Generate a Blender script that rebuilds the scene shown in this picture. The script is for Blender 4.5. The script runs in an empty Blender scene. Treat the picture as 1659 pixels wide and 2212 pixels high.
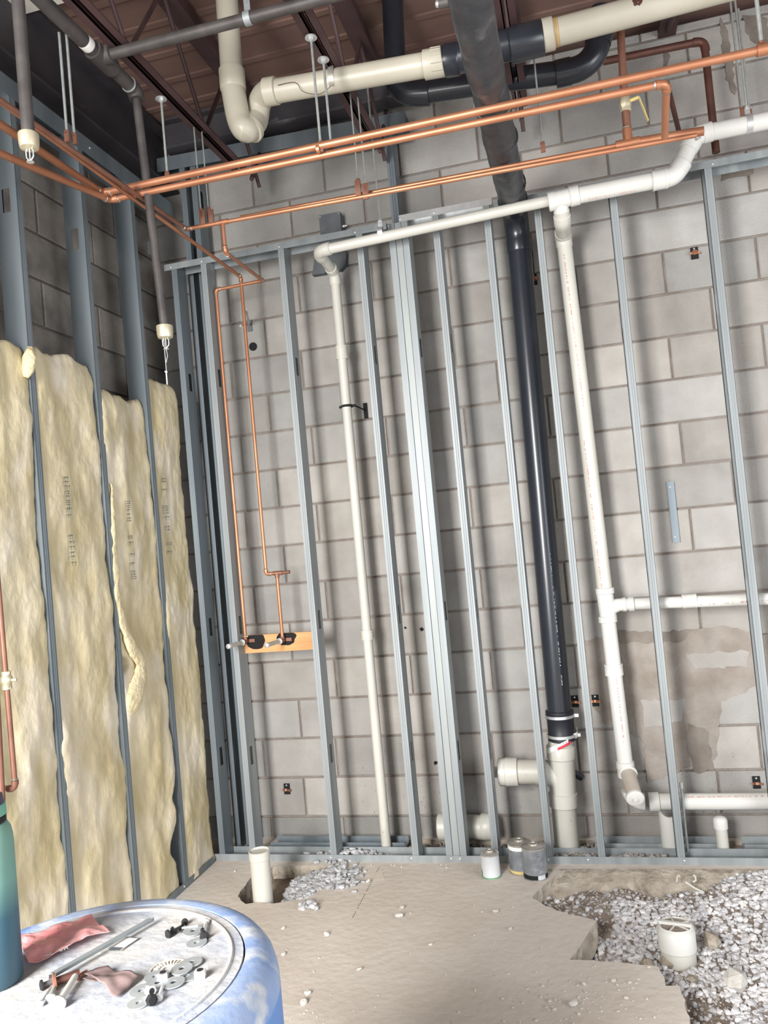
import bpy, bmesh, math, random
import numpy as np
from mathutils import Vector, Matrix, noise
from mathutils.geometry import tessellate_polygon
random.seed(7); np.random.seed(7)
S = bpy.context.scene; C = S.collection
W, H = 1659, 2212
FPX = 1711.24367
CAM = Vector((1.34288177, -3.94004581, 1.39705428))
RW = [(0.96548349, 0.24402713, -0.09106258), (-0.09724193, 0.01337001, -0.99517096), (-0.24163121, 0.96967624, 0.03663819)]
# ---------------------------------------------------------------- camera
cd = bpy.data.cameras.new('camera'); cam = bpy.data.objects.new('camera', cd); C.objects.link(cam)
cd.sensor_fit = 'HORIZONTAL'; cd.sensor_width = 36; cd.lens = FPX / W * 36; cd.clip_start = 0.05
x, y, z = (Vector(r) for r in RW)
M = Matrix((x, -y, -z)).transposed().to_4x4(); M.translation = CAM
cam.matrix_world = M; S.camera = cam
# ---------------------------------------------------------------- world, lights, exposure
wd = bpy.data.worlds.new('world'); S.world = wd; wd.use_nodes = True
bg = wd.node_tree.nodes['Background']; bg.inputs[0].default_value = (0.86, 0.93, 1.0, 1); bg.inputs[1].default_value = 0.80
def area(name, loc, look, sx, sy, e, col, sp=180):
    l = bpy.data.lights.new(name, 'AREA'); l.shape = 'RECTANGLE'; l.size = sx; l.size_y = sy; l.energy = e; l.color = col; l.spread = math.radians(sp)
    o = bpy.data.objects.new(name, l); C.objects.link(o); o.location = loc
    o.rotation_euler = (Vector(look) - Vector(loc)).to_track_quat('-Z', 'Y').to_euler(); return o
area('doorway_daylight', (-0.15, -5.15, 1.75), (1.45, 0, 0.15), 0.9, 1.9, 105, (1.0, 0.985, 0.96), 118)
area('side_opening_daylight', (4.9, -4.0, 1.3), (1.0, -0.8, -0.1), 2.6, 1.8, 80, (0.96, 0.98, 1.0))
S.view_settings.view_transform = 'Standard'; S.view_settings.look = 'None'
S.view_settings.exposure = 0.74; S.view_settings.gamma = 1; S.view_settings.use_curve_mapping = False

F = -0.106          # floor level
def P(px, py, ax, val):        # point of the place seen at a pixel, on the plane axis=val
    d = x * ((px - W / 2) / FPX) + y * ((py - H / 2) / FPX) + z
    return CAM + d * ((val - CAM[ax]) / d[ax])
# ---------------------------------------------------------------- materials
MATS = {}
def mat(name, c1, c2=None, scale=8, rough=0.6, metal=0.0, bump=0.0, bscale=60, stretch=(1, 1, 1), c3=None, c3scale=3, c3w=(0.55, 0.62), detail=6, tone=False, spec=0.5):
    if name in MATS: return MATS[name]
    m = bpy.data.materials.new(name); m.use_nodes = True; nt = m.node_tree; N = nt.nodes; L = nt.links
    b = N['Principled BSDF']; b.inputs['Roughness'].default_value = rough; b.inputs['Metallic'].default_value = metal
    b.inputs['Specular IOR Level'].default_value = spec
    c1 = (*c1, 1); out = None
    tc = N.new('ShaderNodeTexCoord'); mp = N.new('ShaderNodeMapping'); L.new(tc.outputs['Object'], mp.inputs[0]); mp.inputs['Scale'].default_value = stretch
    if c2:
        n = N.new('ShaderNodeTexNoise'); n.inputs['Scale'].default_value = scale; n.inputs['Detail'].default_value = detail; L.new(mp.outputs[0], n.inputs[0])
        r = N.new('ShaderNodeValToRGB'); r.color_ramp.elements[0].color = c1; r.color_ramp.elements[1].color = (*c2, 1)
        r.color_ramp.elements[0].position = 0.35; r.color_ramp.elements[1].position = 0.68
        L.new(n.outputs[0], r.inputs[0]); out = r.outputs[0]
    if c3:
        n = N.new('ShaderNodeTexNoise'); n.inputs['Scale'].default_value = c3scale; n.inputs['Detail'].default_value = 8; L.new(mp.outputs[0], n.inputs[0])
        r = N.new('ShaderNodeValToRGB'); r.color_ramp.elements[0].position = c3w[0]; r.color_ramp.elements[1].position = c3w[1]
        L.new(n.outputs[0], r.inputs[0])
        mx = N.new('ShaderNodeMix'); mx.data_type = 'RGBA'; L.new(r.outputs[0], mx.inputs[0])
        if out: L.new(out, mx.inputs[6])
        else: mx.inputs[6].default_value = c1
        mx.inputs[7].default_value = (*c3, 1); out = mx.outputs[2]
    if tone:
        a = N.new('ShaderNodeAttribute'); a.attribute_name = 'tone'
        mx = N.new('ShaderNodeMix'); mx.data_type = 'RGBA'; mx.blend_type = 'MULTIPLY'; mx.inputs[0].default_value = 1
        if out: L.new(out, mx.inputs[6])
        else: mx.inputs[6].default_value = c1
        L.new(a.outputs[0], mx.inputs[7]); out = mx.outputs[2]
    if out: L.new(out, b.inputs['Base Color'])
    else: b.inputs['Base Color'].default_value = c1
    if bump:
        n = N.new('ShaderNodeTexNoise'); n.inputs['Scale'].default_value = bscale; n.inputs['Detail'].default_value = 8; L.new(mp.outputs[0], n.inputs[0])
        bp = N.new('ShaderNodeBump'); bp.inputs['Strength'].default_value = bump; bp.inputs['Distance'].default_value = 0.01
        L.new(n.outputs[0], bp.inputs['Height']); L.new(bp.outputs[0], b.inputs['Normal'])
    MATS[name] = m; return m
BLOCK = mat('concrete_block', (0.335, 0.318, 0.296), (0.415, 0.397, 0.373), 5, 0.95, bump=0.5, bscale=220, tone=True, c3=(0.22, 0.20, 0.18), c3scale=2.3, c3w=(0.6, 0.85), spec=0.15)
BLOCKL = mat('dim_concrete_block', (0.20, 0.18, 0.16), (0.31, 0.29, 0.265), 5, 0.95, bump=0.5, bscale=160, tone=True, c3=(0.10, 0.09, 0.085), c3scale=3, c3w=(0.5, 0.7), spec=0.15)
BLOCKP = mat('bare_block', (0.335, 0.318, 0.296), (0.415, 0.397, 0.373), 5, 0.95, bump=0.5, bscale=220, spec=0.15)
MORTAR = mat('mortar', (0.21, 0.175, 0.15), (0.29, 0.25, 0.22), 12, 0.95, bump=0.5, bscale=150, spec=0.1)
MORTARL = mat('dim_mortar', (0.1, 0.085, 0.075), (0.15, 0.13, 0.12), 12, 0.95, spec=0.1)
SMEAR = mat('smeared_mortar', (0.235, 0.20, 0.17), (0.33, 0.30, 0.27), 7, 0.95, bump=0.6, bscale=60, spec=0.1)
STAIN = mat('damp_stain', (0.17, 0.145, 0.125), (0.25, 0.22, 0.19), 9, 0.9, bump=0.3, bscale=90, spec=0.15)
GALV = mat('galvanized_steel', (0.23, 0.252, 0.262), (0.32, 0.342, 0.348), 14, 0.55, 0.3, stretch=(1, 1, 0.08), c3=(0.42, 0.44, 0.44), c3scale=5, c3w=(0.6, 0.72))
GALV3 = mat('pale_galvanized_steel', (0.28, 0.30, 0.30), (0.34, 0.36, 0.355), 14, 0.55, 0.3, stretch=(1, 1, 0.1))
GALV2 = mat('blue_grey_galvanized_steel', (0.17, 0.205, 0.23), (0.25, 0.285, 0.31), 9, 0.5, 0.6, stretch=(1, 1, 0.15))
STEEL = mat('bright_steel', (0.62, 0.64, 0.65), (0.72, 0.73, 0.73), 30, 0.38, 0.7)
ROD = mat('zinc_rod', (0.42, 0.45, 0.43), (0.55, 0.58, 0.56), 40, 0.4, 0.6)
PVC = mat('white_pvc', (0.50, 0.485, 0.435), (0.56, 0.545, 0.49), 3, 0.4, c3=(0.52, 0.49, 0.42), c3scale=9, c3w=(0.68, 0.8))
PVCW = mat('bright_white_pvc', (0.58, 0.575, 0.54), (0.62, 0.615, 0.58), 3, 0.3)
PVCY = mat('cream_pvc', (0.43, 0.40, 0.32), (0.50, 0.465, 0.38), 4, 0.4, c3=(0.46, 0.40, 0.29), c3scale=11, c3w=(0.68, 0.8))
PVCD = mat('speckled_dusty_pvc', (0.46, 0.445, 0.39), (0.54, 0.52, 0.465), 5, 0.45, c3=(0.25, 0.22, 0.19), c3scale=55, c3w=(0.68, 0.73))
PRIMER = mat('stained_pvc', (0.42, 0.37, 0.31), (0.5, 0.45, 0.38), 9, 0.5)
BLK = mat('black_pipe', (0.018, 0.021, 0.028), (0.022, 0.025, 0.032), 9, 0.27, c3=(0.25, 0.25, 0.25), c3scale=60, c3w=(0.76, 0.79))
WRAP = mat('black_wrapped_pipe', (0.028, 0.03, 0.036), (0.055, 0.057, 0.062), 14, 0.42, bump=1.0, bscale=14, c3=(0.13, 0.13, 0.13), c3scale=10, c3w=(0.62, 0.75))
RUBBER = mat('black_rubber', (0.012, 0.014, 0.02), rough=0.5)
COP = mat('copper', (0.43, 0.18, 0.095), (0.53, 0.245, 0.14), 6, 0.42, 0.6, c3=(0.30, 0.13, 0.08), c3scale=9, c3w=(0.62, 0.75))
COPD = mat('tarnished_copper', (0.20, 0.09, 0.065), (0.31, 0.15, 0.10), 8, 0.5, 0.5)
COPX = mat('brown_copper', (0.10, 0.045, 0.035), (0.17, 0.075, 0.055), 8, 0.5, 0.5)
SOLD = mat('solder', (0.6, 0.58, 0.54), rough=0.3, metal=0.9)
BRASS = mat('brass', (0.60, 0.54, 0.38), (0.70, 0.64, 0.48), 20, 0.4, 0.6)
DARK = mat('dark_iron', (0.055, 0.048, 0.047), (0.10, 0.09, 0.085), 12, 0.55, 0.2)
PRIM = mat('maroon_primer_steel', (0.055, 0.028, 0.03), (0.085, 0.045, 0.045), 6, 0.6)
DECK = mat('brown_deck', (0.16, 0.09, 0.075), (0.20, 0.12, 0.095), 2.5, 0.8, stretch=(1, 3, 1))
SHADE = mat('shade_dark', (0.035, 0.032, 0.038), (0.06, 0.055, 0.062), 5, 0.6, c3=(0.12, 0.11, 0.11), c3scale=9, c3w=(0.66, 0.76))  # dark tone standing in for the shade high on the walls
WHITE = mat('white_sheet', (0.8, 0.76, 0.66), (0.85, 0.83, 0.78), 4, 0.6)
INS = mat('glass_wool', (0.52, 0.44, 0.26), (0.68, 0.60, 0.42), 5.5, 1.0, bump=0.45, bscale=30, stretch=(1, 1.1, 0.6), c3=(0.76, 0.69, 0.57), c3scale=5, c3w=(0.48, 0.7), spec=0.05)
INSY = mat('fresh_glass_wool', (0.66, 0.56, 0.35), (0.76, 0.66, 0.44), 14, 1.0, bump=1.0, bscale=60, spec=0.05)
INK = mat('blue_ink', (0.30, 0.31, 0.27), rough=0.9)
SLAB = mat('concrete_slab', (0.54, 0.475, 0.41), (0.64, 0.585, 0.525), 2.2, 0.9, bump=0.35, bscale=30, c3=(0.63, 0.59, 0.54), c3scale=1.3, c3w=(0.5, 0.68), spec=0.2)
BROKEN = mat('broken_concrete', (0.30, 0.255, 0.205), (0.47, 0.42, 0.35), 18, 0.95, bump=1.0, bscale=45, spec=0.1)
DIRT = mat('brown_dirt', (0.22, 0.175, 0.145), (0.38, 0.33, 0.28), 14, 1.0, bump=1.0, bscale=50, spec=0.05)
GRAV = mat('grey_gravel', (0.54, 0.54, 0.56), (0.70, 0.70, 0.71), 20, 0.9, tone=True, spec=0.2)
ROCK = mat('pale_stone', (0.48, 0.46, 0.42), (0.62, 0.60, 0.56), 20, 0.9, bump=0.4, spec=0.2)
PLY = mat('plywood', (0.50, 0.26, 0.10), (0.62, 0.34, 0.15), 6, 0.7, stretch=(0.6, 1, 5))
CHAR = mat('char', (0.01, 0.009, 0.009), rough=0.95)
BLACK = mat('black', (0.008, 0.008, 0.009), rough=0.9)
TAPE = mat('silver_tape', (0.26, 0.28, 0.31), (0.42, 0.44, 0.47), 16, 0.32, 0.6, bump=0.8, bscale=18)
TIN = mat('dusty_tin', (0.35, 0.32, 0.27), (0.5, 0.48, 0.44), 22, 0.45, 0.6)
LABEL = mat('grey_label', (0.50, 0.51, 0.53), (0.58, 0.59, 0.60), 10, 0.5)
GREEN = mat('green_paint', (0.03, 0.28, 0.10), rough=0.5)
YEL = mat('yellow_label', (0.62, 0.50, 0.20), rough=0.5)
RED = mat('red_print', (0.55, 0.03, 0.05), rough=0.5)
REDP = mat('faded_red_print', (0.62, 0.22, 0.18), rough=0.5)
INKD = mat('dark_print', (0.10, 0.10, 0.10), rough=0.6)
PAPER = mat('white_paper', (0.8, 0.79, 0.76), rough=0.7)
TAN = mat('tan_paper', (0.60, 0.53, 0.45), rough=0.9)
GBOX = mat('grey_box_steel', (0.10, 0.11, 0.12), (0.15, 0.16, 0.17), 10, 0.6, 0.3)
def drum_mat():
    m = mat('blue_drum_plastic', (0.07, 0.17, 0.45), (0.11, 0.24, 0.52), 3, 0.45, c3=(0.36, 0.42, 0.54), c3scale=7, c3w=(0.58, 0.8), bump=0.1); return m
DRUM = drum_mat()
DUST = mat('dusty_blue_lid', (0.38, 0.41, 0.48), (0.52, 0.50, 0.46), 9, 0.8, c3=(0.26, 0.34, 0.52), c3scale=5, c3w=(0.60, 0.72), bump=0.3, bscale=50)
# ---------------------------------------------------------------- mesh helpers
ORG = {}
class MB:
    def __init__(s): s.v = []; s.f = []
    def add(s, vs, fs):
        n = len(s.v); s.v += [tuple(a) for a in vs]; s.f += [tuple(i + n for i in f) for f in fs]
    def box(s, a, b):
        (x0, y0, z0), (x1, y1, z1) = a, b
        s.add([(x0, y0, z0), (x1, y0, z0), (x1, y1, z0), (x0, y1, z0), (x0, y0, z1), (x1, y0, z1), (x1, y1, z1), (x0, y1, z1)],
              [(0, 3, 2, 1), (4, 5, 6, 7), (0, 1, 5, 4), (1, 2, 6, 5), (2, 3, 7, 6), (3, 0, 4, 7)])
    def bar(s, a, b, w, h, up=(0, 0, 1)):
        a = Vector(a); b = Vector(b); d = (b - a).normalized(); u = Vector(up)
        if abs(d.dot(u)) > 0.98: u = Vector((1, 0, 0))
        sx = d.cross(u).normalized() * w / 2; sy = sx.cross(d).normalized() * h / 2
        vs = [p + i * sx + j * sy for p in (a, b) for i, j in ((-1, -1), (1, -1), (1, 1), (-1, 1))]
        s.add(vs, [(0, 1, 2, 3), (7, 6, 5, 4), (0, 4, 5, 1), (1, 5, 6, 2), (2, 6, 7, 3), (3, 7, 4, 0)])
    def tube(s, pts, r, n=20, cap=True, rs=None):
        pts = [Vector(p) for p in pts]; k = len(pts)
        t = [(pts[min(i + 1, k - 1)] - pts[max(i - 1, 0)]).normalized() for i in range(k)]
        u = Vector((0, 0, 1)) if abs(t[0].z) < 0.9 else Vector((1, 0, 0))
        u = (u - t[0] * u.dot(t[0])).normalized(); vs = []
        for i in range(k):
            u = (u - t[i] * u.dot(t[i])).normalized(); w = t[i].cross(u); rr = rs[i] if rs else r
            vs += [pts[i] + (u * math.cos(2 * math.pi * j / n) + w * math.sin(2 * math.pi * j / n)) * rr for j in range(n)]
        fs = [(i * n + j, i * n + (j + 1) % n, (i + 1) * n + (j + 1) % n, (i + 1) * n + j) for i in range(k - 1) for j in range(n)]
        if cap: fs += [tuple(range(n))[::-1], tuple(range((k - 1) * n, k * n))]
        s.add(vs, fs)
    def lathe(s, o, ax, prof, n=32):      # prof: (radius, distance along ax)
        o = Vector(o); ax = Vector(ax).normalized(); u = ax.orthogonal().normalized(); w = ax.cross(u); k = len(prof)
        cs = [u * math.cos(2 * math.pi * j / n) + w * math.sin(2 * math.pi * j / n) for j in range(n)]
        s.add([o + ax * d + c * max(r, 1e-4) for r, d in prof for c in cs],
              [(i * n + j, i * n + (j + 1) % n, (i + 1) * n + (j + 1) % n, (i + 1) * n + j) for i in range(k - 1) for j in range(n)] + [tuple(range(n))[::-1], tuple(range((k - 1) * n, k * n))])
    def ring(s, o, ax, ri, ro, h, n=28):
        o = Vector(o); ax = Vector(ax).normalized(); u = ax.orthogonal().normalized(); w = ax.cross(u); vs = []
        for j in range(n):
            d = u * math.cos(2 * math.pi * j / n) + w * math.sin(2 * math.pi * j / n)
            vs += [o + d * ro, o + d * ro + ax * h, o + d * ri + ax * h, o + d * ri]
        fs = [(4 * j + k, 4 * ((j + 1) % n) + k, 4 * ((j + 1) % n) + (k + 1) % 4, 4 * j + (k + 1) % 4) for j in range(n) for k in range(4)]
        s.add(vs, fs)
    def prism(s, poly, d):                # planar polygon of Vectors extruded by d
        poly = [Vector(p) for p in poly]; d = Vector(d); n = len(poly)
        tri = tessellate_polygon([poly])
        s.add(poly + [p + d for p in poly], [tuple(t) for t in tri] + [tuple(i + n for i in t[::-1]) for t in tri] + [(i, (i + 1) % n, (i + 1) % n + n, i + n) for i in range(n)])
    def rock(s, c, r, sq=0.7):
        g = (1 + 5 ** 0.5) / 2
        V = [(-1, g, 0), (1, g, 0), (-1, -g, 0), (1, -g, 0), (0, -1, g), (0, 1, g), (0, -1, -g), (0, 1, -g), (g, 0, -1), (g, 0, 1), (-g, 0, -1), (-g, 0, 1)]
        Fc = [(0, 11, 5), (0, 5, 1), (0, 1, 7), (0, 7, 10), (0, 10, 11), (1, 5, 9), (5, 11, 4), (11, 10, 2), (10, 7, 6), (7, 1, 8), (3, 9, 4), (3, 4, 2), (3, 2, 6), (3, 6, 8), (3, 8, 9), (4, 9, 5), (2, 4, 11), (6, 2, 10), (8, 6, 7), (9, 8, 1)]
        a = random.random() * 6.28; ca, sa = math.cos(a), math.sin(a); sx, sy, sz = random.uniform(.7, 1.25), random.uniform(.6, 1), sq * random.uniform(.6, 1.1)
        tl = random.uniform(-.5, .5); ct, st = math.cos(tl), math.sin(tl); vs = []
        for v in V:
            k = r / 1.9 * random.uniform(.72, 1.25); X, Y, Z = v[0] * k * sx, v[1] * k * sy, v[2] * k * sz
            X, Z = X * ct - Z * st, X * st + Z * ct
            vs.append((c[0] + X * ca - Y * sa, c[1] + X * sa + Y * ca, c[2] + Z))
        s.add(vs, Fc)
    def build(s, name, m, parent=None, smooth=None, tone=None):
        o0 = ORG.get(parent, Vector((0, 0, 0))) if parent else Vector((0, 0, 0))
        me = bpy.data.meshes.new(name)
        me.from_pydata([(a[0] - o0.x, a[1] - o0.y, a[2] - o0.z) for a in s.v], [], s.f); me.materials.append(m)
        if tone is not None:
            at = me.attributes.new('tone', 'FLOAT_COLOR', 'POINT'); at.data.foreach_set('color', np.array(tone, dtype=np.float32).ravel())
        bm = bmesh.new(); bm.from_mesh(me); bmesh.ops.recalc_face_normals(bm, faces=bm.faces)
        if smooth is not None:
            for f in bm.faces: f.smooth = True
            for e in bm.edges:
                if len(e.link_faces) == 2 and e.calc_face_angle(0) > math.radians(smooth): e.smooth = False
        bm.to_mesh(me); bm.free()
        o = bpy.data.objects.new(name, me); C.objects.link(o)
        if parent: o.parent = parent
        ORG[o] = o0; return o
def tag(o, label=None, cat=None, group=None, kind=None):
    for k, v in (('label', label), ('category', cat), ('group', group), ('kind', kind)):
        if v: o[k] = v
    return o
def thing(name, label, cat, loc, group=None):
    o = bpy.data.objects.new(name, None); C.objects.link(o); o.location = loc; o.empty_display_size = 0.05; ORG[o] = Vector(loc); return tag(o, label, cat, group)
def part(name, m, parent, fn, smooth=40, label=None):
    b = MB(); fn(b); o = b.build(name, m, parent, smooth)
    if label: o['label'] = label
    return o
def arc(p0, pc, p1, r, n=8):              # round the corner at pc
    a = (p0 - pc).normalized(); b = (p1 - pc).normalized(); ang = a.angle(b)
    t = min(r / math.tan(ang / 2), (p0 - pc).length * 0.49, (p1 - pc).length * 0.49); rr = t * math.tan(ang / 2)
    cen = pc + (a + b).normalized() * (rr / math.sin(ang / 2)); s = pc + a * t - cen; e = pc + b * t - cen; out = []
    th = s.angle(e); axn = s.cross(e).normalized()
    for i in range(n + 1): out.append(cen + Matrix.Rotation(th * i / n, 3, axn) @ s)
    return out
def run(t, pts, r, m, er=None, hub=1.16, hl=None, hubs=True, n=20, mel=None, sold=None, fat=1.1, lab=None):
    """a pipe run: every straight a pipe, every bend an elbow with hubs at both ends"""
    pts = [Vector(p) for p in pts]; er = er or r * 2; hl = hl or r * 1.3; cur = pts[0]; mel = mel or m
    for i in range(1, len(pts)):
        if i < len(pts) - 1:
            A = arc(pts[i - 1], pts[i], pts[i + 1], er)
            part('pipe', m, t, lambda b: b.tube([cur, A[0]], r, n), label=lab)
            def f(b):
                b.tube(A, r * fat, n)
                if hubs:
                    d0 = (A[0] - A[1]).normalized(); d1 = (A[-1] - A[-2]).normalized()
                    b.lathe(A[0] - d0 * 0.002, d0, [(r * hub, 0), (r * hub, hl), (r * (hub - .05), hl + r * .05)], n)
                    b.lathe(A[-1] - d1 * 0.002, d1, [(r * hub, 0), (r * hub, hl), (r * (hub - .05), hl + r * .05)], n)
            e = part('elbow', mel, t, f)
            if sold:
                d0 = (A[0] - A[1]).normalized(); d1 = (A[-1] - A[-2]).normalized()
                for q_, dd_ in ((A[0], d0), (A[-1], d1)):
                    part('solder_joint', sold, e, lambda b: b.lathe(q_ + dd_ * hl, dd_, [(r * 1.04, 0), (r * hub * 1.04, .0005), (r * 1.1, r * .35), (r * 1.01, r * .5)], 14))
            cur = A[-1]
        else: part('pipe', m, t, lambda b: b.tube([cur, pts[i]], r, n), label=lab)
def sleeve(t, name, m, p, d, r, h, n=24, lip=0.0):
    p = Vector(p); d = Vector(d).normalized()
    pr = [(r * .97, 0), (r, h * .04), (r, h * .96), (r * .97, h)]
    if lip: pr = [(r * (1 + lip), 0), (r * (1 + lip), h * .16), (r, h * .18), (r, h * .82), (r * (1 + lip), h * .84), (r * (1 + lip), h)]
    return part(name, m, t, lambda b: b.lathe(p - d * h / 2, d, pr, n))
def printing(parent, o, d, nrm, L, h, m, seed=0, name='printed_line', dens=0.72, label=None):
    """a line of small worn printed characters, raised a hair above the surface"""
    rnd = random.Random(seed); b = MB(); o = Vector(o); d = Vector(d).normalized(); nrm = Vector(nrm).normalized(); u = d.cross(nrm).normalized(); t = 0
    while t < L:
        w = h * rnd.uniform(.45, .7)
        if rnd.random() < dens:
            k = rnd.randrange(4); q = o + d * t
            def q4(a0, a1, b0, b1): b.add([q + d * a0 + u * b0, q + d * a1 + u * b0, q + d * a1 + u * b1, q + d * a0 + u * b1], [(0, 1, 2, 3)])
            s = h * .16
            q4(0, s, 0, h)
            if k in (0, 1): q4(0, w, h - s, h)
            if k in (0, 2): q4(0, w, 0, s)
            if k in (1, 3): q4(0, w, h / 2 - s / 2, h / 2 + s / 2)
            if k in (2, 3): q4(w - s, w, 0, h)
        t += w * 1.35
    if b.v: return tag(b.build(name, m, parent), label)

# ================================================================ STRUCTURE
def block_wall(name, mB, mM, fmap, u0, u1, r0, r1, joff, top, pitch=0.4064):
    b = MB(); tone = []
    for n in range(r0, r1):
        z0 = n * .2032 + .005; z1 = min((n + 1) * .2032 - .005, top); off = (0 if n % 2 else .2032) + joff.get(n, 0)
        k = math.floor((u0 - off) / pitch)
        while k * pitch + off < u1:
            a = max(k * pitch + off + .005, u0); c = min((k + 1) * pitch + off - .005, u1); k += 1
            if c - a < .01: continue
            j = random.uniform(-.0015, .0015); tn = random.uniform(.84, 1.1); w = random.uniform(-.02, .02); e = .005
            base = len(b.v)
            b.add([fmap(p, q, dz) for dz, ee in ((-.012, 0), (0 + j, 0), (.0035 + j, e)) for p, q in ((a + ee, z0 + ee), (c - ee, z0 + ee), (c - ee, z1 - ee), (a + ee, z1 - ee))],
                  [(8, 9, 10, 11)] + [(i + l, (i + 1) % 4 + l, (i + 1) % 4 + l + 4, i + l + 4) for l in (0, 4) for i in range(4)])
            if n < 0: tn *= .74
            tone += [(tn + w, tn, tn - w, 1)] * (len(b.v) - base)
    w = b.build(name, mB, None, tone=tone); tag(w, kind='structure')
    m = MB(); z0 = r0 * .2032
    m.add([fmap(u0, z0, -.007), fmap(u1, z0, -.007), fmap(u1, top, -.007), fmap(u0, top, -.007), fmap(u0, z0, -.15), fmap(u1, z0, -.15), fmap(u1, top, -.15), fmap(u0, top, -.15)],
          [(0, 1, 2, 3), (4, 5, 6, 7), (0, 1, 5, 4), (1, 2, 6, 5), (2, 3, 7, 6), (3, 0, 4, 7)])
    m.build('mortar_joints', mM, w); return w
JO = {13: .007, 11: -.012, 10: -.012, 9: .009, 8: -.003, 5: .012, 4: -.004, 3: .023, 2: .01, 1: -.01}
wb = block_wall('wall_back', BLOCK, MORTAR, lambda u, q, d: (u, .0035 - d, q), -.80, 3.4, -2, 19, JO, 3.70)
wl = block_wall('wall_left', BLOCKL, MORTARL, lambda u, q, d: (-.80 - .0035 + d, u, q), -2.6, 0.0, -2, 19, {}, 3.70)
def patch(parent, name, m, pts, th, seed, ax=1):
    rnd = random.Random(seed); out = []
    for i in range(len(pts)):
        a = P(*pts[i], 1, -th); c = P(*pts[(i + 1) % len(pts)], 1, -th); L = (c - a).length; k = max(2, int(L / .02))
        for j in range(k): out.append(a + (c - a) * (j / k) + Vector((rnd.uniform(-.007, .007), 0, rnd.uniform(-.007, .007))))
    part(name, m, parent, lambda b: b.prism(out, (0, th + .002, 0)), None)
patch(wb, 'mortar_smear', SMEAR, [(1262, 1385), (1345, 1362), (1455, 1368), (1560, 1352), (1659, 1372), (1700, 1500), (1640, 1480), (1560, 1515), (1548, 1640), (1400, 1690), (1390, 1600), (1300, 1560), (1272, 1500), (1255, 1440)], .0035, 1)
patch(wb, 'bare_block_patch', BLOCKP, [(1480, 1412), (1620, 1405), (1612, 1440), (1500, 1446)], .005, 2)
patch(wb, 'bare_block_patch', BLOCKP, [(1385, 1512), (1480, 1512), (1470, 1560), (1392, 1570)], .005, 3)
patch(wb, 'damp_stain', STAIN, [(1488, 1560), (1530, 1580), (1540, 1660), (1500, 1672), (1484, 1620)], .0045, 4)
patch(wb, 'damp_stain', STAIN, [(1330, 1365), (1500, 1362), (1470, 1386), (1330, 1390)], .0045, 5)
patch(wb, 'runoff_stain', STAIN, [(1555, 40), (1572, 60), (1585, 160), (1590, 205), (1578, 200), (1562, 130)], .003, 6)
patch(wb, 'runoff_stain', STAIN, [(1605, 30), (1659, 35), (1659, 110), (1630, 90), (1612, 70)], .003, 7)
patch(wb, 'runoff_stain', STAIN, [(1545, 345), (1625, 335), (1630, 378), (1560, 388)], .003, 8)
patch(wb, 'runoff_stain', STAIN, [(1437, 105), (1446, 110), (1442, 160), (1434, 150)], .003, 9)

# slab with the two broken openings
def dens(pts, step, jit, seed):
    rnd = random.Random(seed); out = []
    for i in range(len(pts)):
        a, c = pts[i], pts[(i + 1) % len(pts)]; k = max(1, int((c - a).length / step))
        for j in range(k): out.append(a + (c - a) * (j / k) + Vector((rnd.uniform(-jit, jit), rnd.uniform(-jit, jit), 0)))
    return out
bigp = [(1150, 1940), (1180, 1957), (1215, 1970), (1250, 1980), (1290, 1988), (1262, 2030), (1232, 2072), (1330, 2078), (1425, 2088), (1433, 2110), (1440, 2130), (1470, 2130), (1480, 2170), (1492, 2212), (1530, 2330), (2300, 2330), (2100, 1885), (1659, 1882), (1560, 1879), (1450, 1882), (1350, 1876), (1270, 1880), (1225, 1880), (1200, 1892), (1178, 1908), (1162, 1925)]
BIG = dens([P(a, c, 2, F) for a, c in bigp], .025, .004, 11)
smp = [(513, 1936), (528, 1915), (545, 1893), (590, 1872), (700, 1869), (742, 1872), (720, 1900), (690, 1922), (655, 1942), (590, 1952), (560, 1950), (530, 1953)]
SM = dens([P(a, c, 2, F) for a, c in smp], .02, .004, 12)
trench = dens([Vector(p) for p in ((-.30, -.195, F), (-.30, -.03, F), (3.3, -.03, F), (3.3, -.195, F))], .1, .004, 13)
outer = [Vector(p) for p in ((-.80, -6, F), (5.0, -6, F), (5.0, .02, F), (-.80, .02, F))]
tri = tessellate_polygon([outer, BIG, SM, trench]); allp = outer + BIG + SM + trench
fl = MB(); fl.add(allp, tri); fo = tag(fl.build('floor', SLAB), kind='structure')
def rim(poly, depth, seed, back=None):
    b = MB(); rnd = random.Random(seed); n = len(poly); rows = [poly]
    for l in range(1, 4):
        rows.append([p + Vector((rnd.uniform(-.006, .006), rnd.uniform(-.006, .006) - (.028 * l if back and p.y > back else 0), -depth * l / 3)) for p in poly])
    b.add(sum(rows, []), [(l * n + i, l * n + (i + 1) % n, (l + 1) * n + (i + 1) % n, (l + 1) * n + i) for l in range(3) for i in range(n)])
    b.build('broken_edge', BROKEN, fo)
rim(BIG, .10, 3, -.45); rim(SM, .10, 4); rim(trench, .06, 5)
def inside(p, poly):
    c = False; j = len(poly) - 1
    for i in range(len(poly)):
        a, d = poly[i], poly[j]
        if (a.y > p[1]) != (d.y > p[1]) and p[0] < (d.x - a.x) * (p[1] - a.y) / (d.y - a.y) + a.x: c = not c
        j = i
    return c
v1 = P(1330, 1905, 2, F - .1); v2 = P(540, 1935, 2, F); v3 = P(650, 1880, 2, F - .05)
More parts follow.
